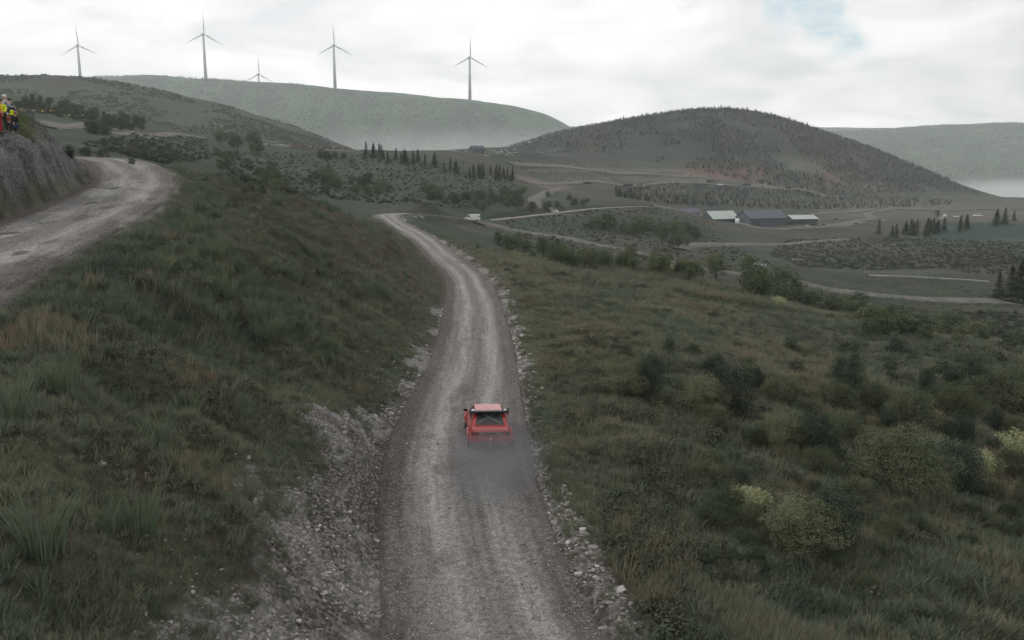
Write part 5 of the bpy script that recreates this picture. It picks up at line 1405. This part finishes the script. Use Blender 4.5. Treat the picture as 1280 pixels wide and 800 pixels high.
# white boulders behind the spur
for i, (px, py) in enumerate([(241, 219), (254, 222.5)]):
    q = gz(px, py); o = bpy.data.objects.new('white_boulder', bpy.data.meshes['stone']); COL.objects.link(o)
    k = q[1] / FPX; o.location = (q[0], q[1], q[2] + .3 * k); o.scale = (6 * k, 4 * k, 4 * k); o['tint'] = .9
    tag(o, 'white boulder at the foot of the hillside, %s of two' % ['left', 'right'][i], 'boulder', 'white boulders')
# ---------------------------------------------------------------- rally car
def rally_car():
    t = thing('rally_car', label='red rally hatchback with a black roof spoiler driving away on the gravel road', cat='car')
    secs = [(-1.98, .70, .40, .80), (-1.94, .80, .36, .86), (-1.75, .855, .30, .90), (-1.25, .89, .28, .945), (-.7, .86, .27, .955), (.3, .84, .26, .92), (.9, .87, .27, .87), (1.25, .885, .28, .82), (1.7, .84, .30, .70), (1.93, .74, .34, .58)]
    V_, Q_ = [], []; m = 10
    for y, w, zb, zt in secs:
        hh = [(w * .72, zb), (w * .97, zb + .07), (w, zb + .22), (w * .965, zb + (zt - zb) * .72), (w * .86, zt)]
        V_ += [(-x, y, z) for x, z in hh] + [(x, y, z) for x, z in hh[::-1]]
    for j in range(len(secs) - 1):
        for i in range(m): Q_.append((j * m + i, j * m + (i + 1) % m, (j + 1) * m + (i + 1) % m, (j + 1) * m + i))
    bm = bmesh.new(); vs = [bm.verts.new(v) for v in V_]
    for f in Q_: bm.faces.new([vs[i] for i in f])
    bm.faces.new(vs[:m]); bm.faces.new(vs[-m:])
    # crown the bonnet and deck a little
    bmesh.ops.recalc_face_normals(bm, faces=bm.faces)
    me = bpy.data.meshes.new('body'); bm.to_mesh(me); bm.free(); me.materials.append(M['red'])
    b = bpy.data.objects.new('body', me); COL.objects.link(b); own(t, b); bevel(b, .035, 3)
    for p in me.polygons: p.use_smooth = False
    # deck slope from the hatch to the tail
    hexa('boot_lid', [(-.70, -1.93, .84), (.70, -1.93, .84), (.70, -1.40, .93), (-.70, -1.40, .93), (-.69, -1.90, .885), (.69, -1.90, .885), (.67, -1.42, 1.0), (-.67, -1.42, 1.0)], [M['red']], t, .02)
    # roof and pillars
    rf = hexa('roof', [(-.585, -.98, 1.30), (.585, -.98, 1.30), (.585, .22, 1.30), (-.585, .22, 1.30), (-.56, -.96, 1.375), (.56, -.96, 1.375), (.56, .18, 1.365), (-.56, .18, 1.365)], [M['red']], t, .03)
    for sx in (-1, 1):
        hexa('rear_pillar', [(sx * .74, -1.66, .90), (sx * .60, -1.66, .90), (sx * .64, -1.18, .93), (sx * .77, -1.10, .93), (sx * .60, -1.03, 1.31), (sx * .49, -1.03, 1.31), (sx * .50, -.90, 1.31), (sx * .585, -.80, 1.31)], [M['red']], t)
        hexa('front_pillar', [(sx * .76, .85, .88), (sx * .70, .92, .88), (sx * .70, .82, .88), (sx * .76, .72, .90), (sx * .585, .20, 1.31), (sx * .53, .22, 1.31), (sx * .53, .14, 1.31), (sx * .585, .10, 1.31)], [M['red']], t)
        hexa('door_pillar', [(sx * .775, -.42, .92), (sx * .74, -.42, .92), (sx * .74, -.30, .92), (sx * .775, -.30, .92), (sx * .585, -.40, 1.31), (sx * .55, -.40, 1.31), (sx * .55, -.30, 1.31), (sx * .585, -.30, 1.31)], [M['red']], t)
        hexa('side_window', [(sx * .755, -1.14, .93), (sx * .745, -1.14, .93), (sx * .745, .82, .90), (sx * .755, .82, .90), (sx * .578, -.86, 1.30), (sx * .568, -.86, 1.30), (sx * .568, .14, 1.30), (sx * .578, .14, 1.30)], [gpm], t)
        # wheel arch flares
        for y0 in (-1.25, 1.22):
            V2, Q2 = [], []
            for i in range(13):
                a = math.pi * i / 12
                for rr, xx in ((.36, .86), (.36, .925), (.44, .925), (.48, .86)): V2.append((sx * xx, y0 + rr * math.cos(a), .30 + rr * math.sin(a)))
            for i in range(12):
                for j in range(4): Q2.append((i * 4 + j, i * 4 + (j + 1) % 4, i * 4 + 4 + (j + 1) % 4, i * 4 + 4 + j))
            own(t, mesh_np('wheel_arch', V2, Q2, [M['red']]))
            bxx('mud_flap', (sx * .80 - .13, y0 - .46, .08), (sx * .80 + .13, y0 - .44, .34), [M['black']], t)
        # mirror
        hexa('door_mirror', [(sx * .80, .50, .94), (sx * .98, .48, .96), (sx * .98, .56, .96), (sx * .80, .60, .94), (sx * .82, .50, 1.06), (sx * .98, .48, 1.08), (sx * .98, .56, 1.08), (sx * .82, .60, 1.06)], [M['black']], t, .02)
        tl = bxx('tail_light', (sx * .62 - .15, -2.005, .665), (sx * .62 + .15, -1.965, .79), [M['black']], t, .01)
        own(tl, bxx('lens', (sx * .62 - .09, -2.018, .685), (sx * .62 + .03, -2.006, .77), [M['lens']], None))
        bxx('headlight', (sx * .56 - .15, 1.90, .50), (sx * .56 + .15, 1.945, .60), [M['rim']], t)
    hexa('rear_window', [(-.60, -1.635, .945), (.60, -1.635, .945), (.60, -1.62, .94), (-.60, -1.62, .94), (-.49, -1.035, 1.305), (.49, -1.035, 1.305), (.49, -1.02, 1.30), (-.49, -1.02, 1.30)], [gpm], t)
    hexa('windscreen', [(-.69, .90, .89), (.69, .90, .89), (.69, .885, .89), (-.69, .885, .89), (-.53, .215, 1.31), (.53, .215, 1.31), (.53, .20, 1.31), (-.53, .20, 1.31)], [gpm], t)
    bxx('interior', (-.68, -1.45, .90), (.68, .70, .965), [M['black']], t)
    for sx in (-.33, .33): bxx('seat', (sx - .2, -.32, .966), (sx + .2, -.18, 1.20), [M['black']], t, .04)
    cage = tube('roll_cage', [(-.55, -1.42, .97), (.28, -.93, 1.26)], .028, [M['white']], t, 8)
    tube('roll_cage', [(.50, -1.45, .97), (-.28, -.95, 1.26)], .028, [M['white']], t, 8)
    tube('roll_cage', [(-.50, -.5, .97), (-.48, -.5, 1.25), (.48, -.5, 1.25), (.50, -.5, .97)], .024, [M['white']], t, 8)
    # spoiler over the rear edge of the roof
    sp = hexa('roof_spoiler', [(-.77, -1.22, 1.345), (.77, -1.22, 1.345), (.74, -.92, 1.345), (-.74, -.92, 1.345), (-.77, -1.23, 1.43), (.77, -1.23, 1.43), (.74, -.92, 1.40), (-.74, -.92, 1.40)], [M['black']], t, .02)
    for sx in (-1, 1):
        bxx('spoiler_end', (sx * .765 - .02, -1.25, 1.27), (sx * .765 + .02, -.90, 1.47), [M['black']], sp)
        bxx('spoiler_cap', (sx * .66 - .06, -1.10, 1.41), (sx * .66 + .06, -.98, 1.47), [M['white']], sp, .02)
    # tail: dusty grey garnish, plate, bumper, exhaust
    bxx('tail_panel', (-.44, -1.998, .665), (.44, -1.972, .79), [M['grey']], t)
    bxx('number_plate', (-.22, -2.01, .685), (.22, -2.0, .77), [M['dark']], t)
    bevel(hexa('rear_bumper', [(-.82, -2.06, .36), (.82, -2.06, .36), (.86, -1.80, .36), (-.86, -1.80, .36), (-.80, -2.07, .60), (.80, -2.07, .60), (.86, -1.80, .60), (-.86, -1.80, .60)], [M['red']], t), .03)
    bxx('front_bumper', (-.78, 1.86, .26), (.78, 2.02, .48), [M['red']], t, .03)
    bxx('diffuser', (-.55, -2.05, .22), (.55, -1.7, .355), [M['black']], t)
    tube('exhaust', [(-.02, -1.7, .30), (-.02, -2.12, .30)], .05, [M['rim']], t, 14)
    bxx('tow_hook', (-.03, -2.09, .50), (.03, -2.072, .585), [M['white']], t)
    wheels(t, (-.77, .77), (-1.25, 1.22), .315, .21)
    for sx in (-.2, .2): bxx('bonnet_vent', (sx - .12, 1.0, .872), (sx + .12, 1.2, .885), [M['black']], t)
    return t
car = rally_car()
u, tT = pix(611, 552)
cY = 10.33 / -tT
cX = u * cY
s_, z_, w_, k_ = near_line(ROAD, np.array([cX]), np.array([cY]))
car.location = (cX - .08, cY + .55, float(z_[0]) - .01)
sc = 52.0 * (cY / math.cos(math.radians(17.8)) * math.cos(math.radians(7.5))) / FPX / 1.74
car.scale = (min(1.0, sc),) * 3
car.rotation_euler = (0, math.radians(0.8), math.radians(5.5))

# dust thrown up by the wheels
dm = bpy.data.materials.new('dust'); dm.use_nodes = True
dn = NT(dm.node_tree)
for n_ in list(dm.node_tree.nodes): dm.node_tree.nodes.remove(n_)
tco = dn.n('ShaderNodeTexCoord').outputs['Object']
ln = dn.vmath('LENGTH', tco).outputs[1]
fall = dn.n('ShaderNodeMapRange', interpolation_type='SMOOTHSTEP', ins={0: ln, 1: .25, 2: 1.0, 3: 1.0, 4: 0.0}).outputs[0]
nzv = dn.n('ShaderNodeMapRange', ins={0: dn.noise(tco, 2.2, 4, .6), 1: .35, 2: .65, 3: .2, 4: 1.0}).outputs[0]
dens = dn.math('MULTIPLY', dn.math('MULTIPLY', fall, nzv), 1.0)
dv = dn.n('ShaderNodeVolumePrincipled', ins={'Color': (.33, .335, .35, 1), 'Density': dens, 'Anisotropy': .1})
dn.link(dv.outputs[0], dn.n('ShaderNodeOutputMaterial').inputs['Volume'])
def cloud(name, loc, rad, mat, label, cat):
    bm = bmesh.new(); bmesh.ops.create_icosphere(bm, subdivisions=3, radius=1.0); me = bpy.data.meshes.new(name); bm.to_mesh(me); bm.free(); me.materials.append(mat)
    o = bpy.data.objects.new(name, me); COL.objects.link(o); o.location = loc; o.scale = rad
    return tag(o, label, cat, kind='stuff')
cloud('dust_cloud', (cX + .25, cY - 2.8, float(z_[0]) + .35), (2.0, 5.6, .9), dm, 'thin blue grey dust hanging behind the red rally car', 'dust')

# low mist lying in the hollows before the far hills
def mist_mat(d):
    m = bpy.data.materials.new('mist'); m.use_nodes = True; N = NT(m.node_tree)
    for n_ in list(m.node_tree.nodes): m.node_tree.nodes.remove(n_)
    ln = N.vmath('LENGTH', N.n('ShaderNodeTexCoord').outputs['Object']).outputs[1]
    f = N.n('ShaderNodeMapRange', interpolation_type='SMOOTHSTEP', ins={0: ln, 1: .1, 2: 1.0, 3: d, 4: 0.0}).outputs[0]
    v = N.n('ShaderNodeVolumePrincipled', ins={'Color': (.97, 1, 1, 1), 'Density': f, 'Anisotropy': .3})
    N.link(v.outputs[0], N.n('ShaderNodeOutputMaterial').inputs['Volume']); return m
def pat(px, py, Y): 
    u, t = pix(px, py); return (u * Y, Y, t * Y)
mm = mist_mat(.0022)
cloud('mist_bank', pat(600, 196, 1750), (620, 260, 75), mm, 'pale mist lying under the wind farm hill behind the pines', 'mist')
cloud('mist_bank', pat(1330, 247, 2200), (560, 300, 60), mist_mat(.007), 'white mist bank filling the hollow past the end of the big hill', 'mist')

# ---------------------------------------------------------------- people
def skinned(name, J, E, mat, parent, sub=1, root=0):
    me = bpy.data.meshes.new(name); me.from_pydata([j[0] for j in J], E, []); me.materials.append(mat)
    o = bpy.data.objects.new(name, me); COL.objects.link(o)
    md = o.modifiers.new('skin', 'SKIN')
    if not me.skin_vertices: pass
    for i, j in enumerate(J):
        r0 = j[1] if isinstance(j[1], tuple) else (j[1], j[1])
        me.skin_vertices[0].data[i].radius = r0
        me.skin_vertices[0].data[i].use_root = (i == root)
    md.use_smooth_shade = True
    sb2 = o.modifiers.new('smooth', 'SUBSURF'); sb2.levels = sub; sb2.render_levels = sub
    own(parent, o); return o
skin_m = flat_mat('skin', (.45, .28, .20), .6, dirt=.05); hair_m = flat_mat('hair', (.04, .028, .02), .7)
def person(cloth, trous, hat, h=1.75, pose='stand', seed=0, label='', simple=False, hivis=None):
    r = random.Random(seed); t = thing('person', cat='person', label=label); k = h / 1.75
    def P(x, y, z): return (x * k, y * k, z * k)
    lean = r.uniform(-.03, .03); a1 = r.uniform(.02, .3); a2 = r.uniform(.02, .3)
    hip, kneez, dz, ky = .93, .50, 0, 0
    if pose == 'crouch': hip, kneez, dz, ky = .42, .42, -.51, .34
    if pose == 'sit': hip, kneez, dz, ky = .30, .42, -.63, .42
    J = [(P(0, 0, hip + .04), .14 * k), (P(lean, .01, 1.16 + dz), .12 * k), (P(lean, 0, 1.38 + dz), (.15 * k, .11 * k)), (P(lean, .0, 1.49 + dz), .055 * k), (P(lean, -.01, 1.56 + dz), .075 * k), (P(lean, -.015, 1.65 + dz), .092 * k), (P(lean, -.01, 1.73 + dz), .06 * k)]
    E = [(0, 1), (1, 2), (2, 3), (3, 4), (4, 5), (5, 6)]
    arms, legs = [], []
    for sx, bend in ((-1, a1), (1, a2)):
        n_ = len(J); el = (sx * .25, -bend * .5, 1.12 + dz); wr = (sx * (.22 - bend * .3), -bend * 1.2 - .05, .90 + dz + bend * .9)
        J += [(P(sx * .18 + lean, 0, 1.42 + dz), .065 * k), (P(*el), .047 * k), (P(*wr), .032 * k), (P(wr[0], wr[1] - .03, wr[2] - .07), (.045 * k, .022 * k))]
        E += [(2, n_), (n_, n_ + 1), (n_ + 1, n_ + 2), (n_ + 2, n_ + 3)]
        arms.append([J[n_], J[n_ + 1], J[n_ + 2]])
        if not simple:
            for f in range(4):
                m_ = len(J); fx = (f - 1.5) * .022
                J += [(P(wr[0] + fx, wr[1] - .045, wr[2] - .115), .010 * k), (P(wr[0] + fx, wr[1] - .03, wr[2] - .155 - .01 * (f in (1, 2))), .008 * k)]; E += [(n_ + 3, m_), (m_, m_ + 1)]
            m_ = len(J); J += [(P(wr[0] - sx * .045, wr[1] - .04, wr[2] - .07), .011 * k), (P(wr[0] - sx * .05, wr[1] - .06, wr[2] - .105), .009 * k)]; E += [(n_ + 3, m_), (m_, m_ + 1)]
        n_ = len(J)
        J += [(P(sx * .10, 0, hip - .02), .095 * k), (P(sx * .12, -ky, kneez), .062 * k), (P(sx * .13, .02 if pose == 'stand' else -.05, .09), .042 * k), (P(sx * .14, -.14 if pose == 'stand' else -.24, .04), .040 * k)]
        E += [(0, n_), (n_, n_ + 1), (n_ + 1, n_ + 2), (n_ + 2, n_ + 3)]
        legs.append([J[n_], J[n_ + 1], J[n_ + 2]])
    skinned('body', J, E, skin_m, t, 1)
    sc_ = lambda j, f: (j[0], tuple(x * f for x in j[1]) if isinstance(j[1], tuple) else j[1] * f)
    JJ = [sc_(J[0], 1.12), sc_(J[1], 1.22), sc_(J[2], 1.16)]; EE = [(0, 1), (1, 2)]
    for a in arms:
        n_ = len(JJ); JJ += [sc_(a[0], 1.25), sc_(a[1], 1.35), sc_(a[2], 1.5)]; EE += [(2, n_), (n_, n_ + 1), (n_ + 1, n_ + 2)]
    skinned('jacket', JJ, EE, cloth, t, 1)
    JJ = [sc_(J[0], 1.04)]; EE = []
    for l in legs:
        n_ = len(JJ); JJ += [sc_(l[0], 1.12), sc_(l[1], 1.25), sc_(l[2], 1.6)]; EE += [(0, n_), (n_, n_ + 1), (n_ + 1, n_ + 2)]
    skinned('trousers', JJ, EE, trous, t, 1)
    def ball(nm, c, rad, mat):
        bm = bmesh.new(); bmesh.ops.create_icosphere(bm, subdivisions=2, radius=1.0)
        for v in bm.verts:
            v.co.x *= rad[0]; v.co.y *= rad[1]; v.co.z *= rad[2]
        me = bpy.data.meshes.new(nm); bm.to_mesh(me); bm.free(); me.materials.append(mat)
        o = bpy.data.objects.new(nm, me); COL.objects.link(o); o.location = c; own(t, o); return o
    ball('hat' if hat else 'hair', P(lean, .0, 1.69 + dz), (.108 * k, .115 * k, .085 * k), hat or hair_m)
    if not simple:
        for sx in (-1, 1):
            ball('shoe', P(sx * .14, -.08 if pose == 'stand' else -.18, .04), (.05 * k, .13 * k, .045 * k), M['black'])
            ball('eye', P(lean + sx * .033, -.098, 1.645 + dz), (.012 * k, .008 * k, .009 * k), M['black'])
        ball('nose', P(lean, -.112, 1.615 + dz), (.014 * k, .022 * k, .022 * k), skin_m)
    return t
cm = lambda n, c: flat_mat('cloth_' + n, c, .85, .15, dirt=.15)
orange, yellow, greyc, navyc, brown_c, darkc = cm('orange', (.75, .17, .03)), cm('yellow', (.62, .72, .03)), cm('grey', (.36, .36, .37)), cm('navy', (.03, .045, .10)), cm('brown', (.26, .09, .05)), cm('dark', (.03, .035, .035))
redc = cm('red', (.35, .03, .05))
PEOPLE = [(-1, 166, 50, orange, redc, None, 1.78, 'stand', .4, 'person in an orange jacket standing at the picture edge on the bank'),
          (5, 165, 50.6, yellow, darkc, None, 1.76, 'stand', -.3, 'person in a bright yellow vest on the rocky bank beside the orange jacket'),
          (9.5, 160, 52, greyc, navyc, M['white'], 1.82, 'stand', 2.0, 'person in a grey jacket and white cap behind the yellow vest'),
          (15.8, 161.5, 52, navyc, navyc, None, 1.74, 'stand', 1.2, 'person in dark blue clothes holding a yellow bag on the bank'),
          (11.6, 167, 50, brown_c, darkc, M['white'], 1.12, 'stand', -.2, 'child in a white hat and brown coat in front of the adults'),
          (20, 166, 51, darkc, navyc, None, 1.7, 'crouch', -.5, 'person in dark clothes crouching at the end of the group on the bank')]
for i, (px, py, Y, c, tr_, hat, h, pose, rz, lab) in enumerate(PEOPLE):
    o = person(c, tr_, hat, h, pose, i, lab)
    if i == 1: pass
    q = hits([(px, py)], 38)[0]; o.location = (q[0], q[1], q[2] - .02); o.rotation_euler = (0, 0, rz + .45); o['group'] = 'spectators on the near bank'
    if i == 3:
        bg_ = thing('bag', (0, 0, 0), 0, 'bright yellow bag held by the person in dark blue', 'bag')
        bxx('bag_body', (-.17, -.07, 0), (.17, .07, .30), [yellow], bg_, .04); tube('handle', [(-.1, 0, .29), (-.06, 0, .40), (.06, 0, .40), (.1, 0, .29)], .012, [darkc], bg_, 6)
        bg_.location = (q[0] + .12, q[1] - .30, o.location.z + .78)
crowd_src = [person(darkc, navyc, None, 1.75, 'stand', 50 + i, '', True) for i in range(1)] + [person(c, darkc, None, 1.72, 'stand', 60 + i, '', True) for i, c in enumerate((greyc, navyc, yellow, redc))]
ncl = ['dark', 'grey', 'navy', 'yellow', 'red']
used_c = set(); cc = {}
def crowd(P, where, group):
    P = sorted(P); hp = hits(P, 130)
    for i, q in enumerate(hp):
        v = random.choice([0, 0, 0, 1, 2, 2, 3, 4, 0, 1])
        o = crowd_src[v] if v not in used_c else copy_tree(crowd_src[v]); used_c.add(v)
        o.location = tuple(q); o.rotation_euler = (0, 0, random.uniform(-1, 1))
        key = (where, v); cc[key] = cc.get(key, 0) + 1
        tag(o, 'person in a %s jacket, %s such from left %s' % (ncl[v], ordw(cc[key]), where), 'person', group)
crowd([(364 + i * 1.75 + random.uniform(-.6, .6), 186.2 + .055 * i + random.uniform(-.3, .3)) for i in range(44)], 'on the ridge track', 'spectators on the ridge track')
crowd([(22 + i * 2.4 + random.uniform(-.8, .8), 143 + random.uniform(-.6, .6)) for i in range(26)], 'above the stony bank', 'spectators above the stony bank')
crowd([(88 + i * 3.6 + random.uniform(-1, 1), 148.5 + .1 * i + random.uniform(-.6, .6)) for i in range(8)], 'below the dark wood', 'spectators below the dark wood')
# prototypes that found no place
for k_, lst in PROTO.items():
    for i, p in enumerate(lst):
        if not USED.get((k_, i)):
            for ch in CHILD[p.name]: bpy.data.objects.remove(ch)
            bpy.data.objects.remove(p)
for v in range(len(crowd_src)):
    if v not in used_c:
        for ch in CHILD[crowd_src[v].name]: bpy.data.objects.remove(ch)
        bpy.data.objects.remove(crowd_src[v])
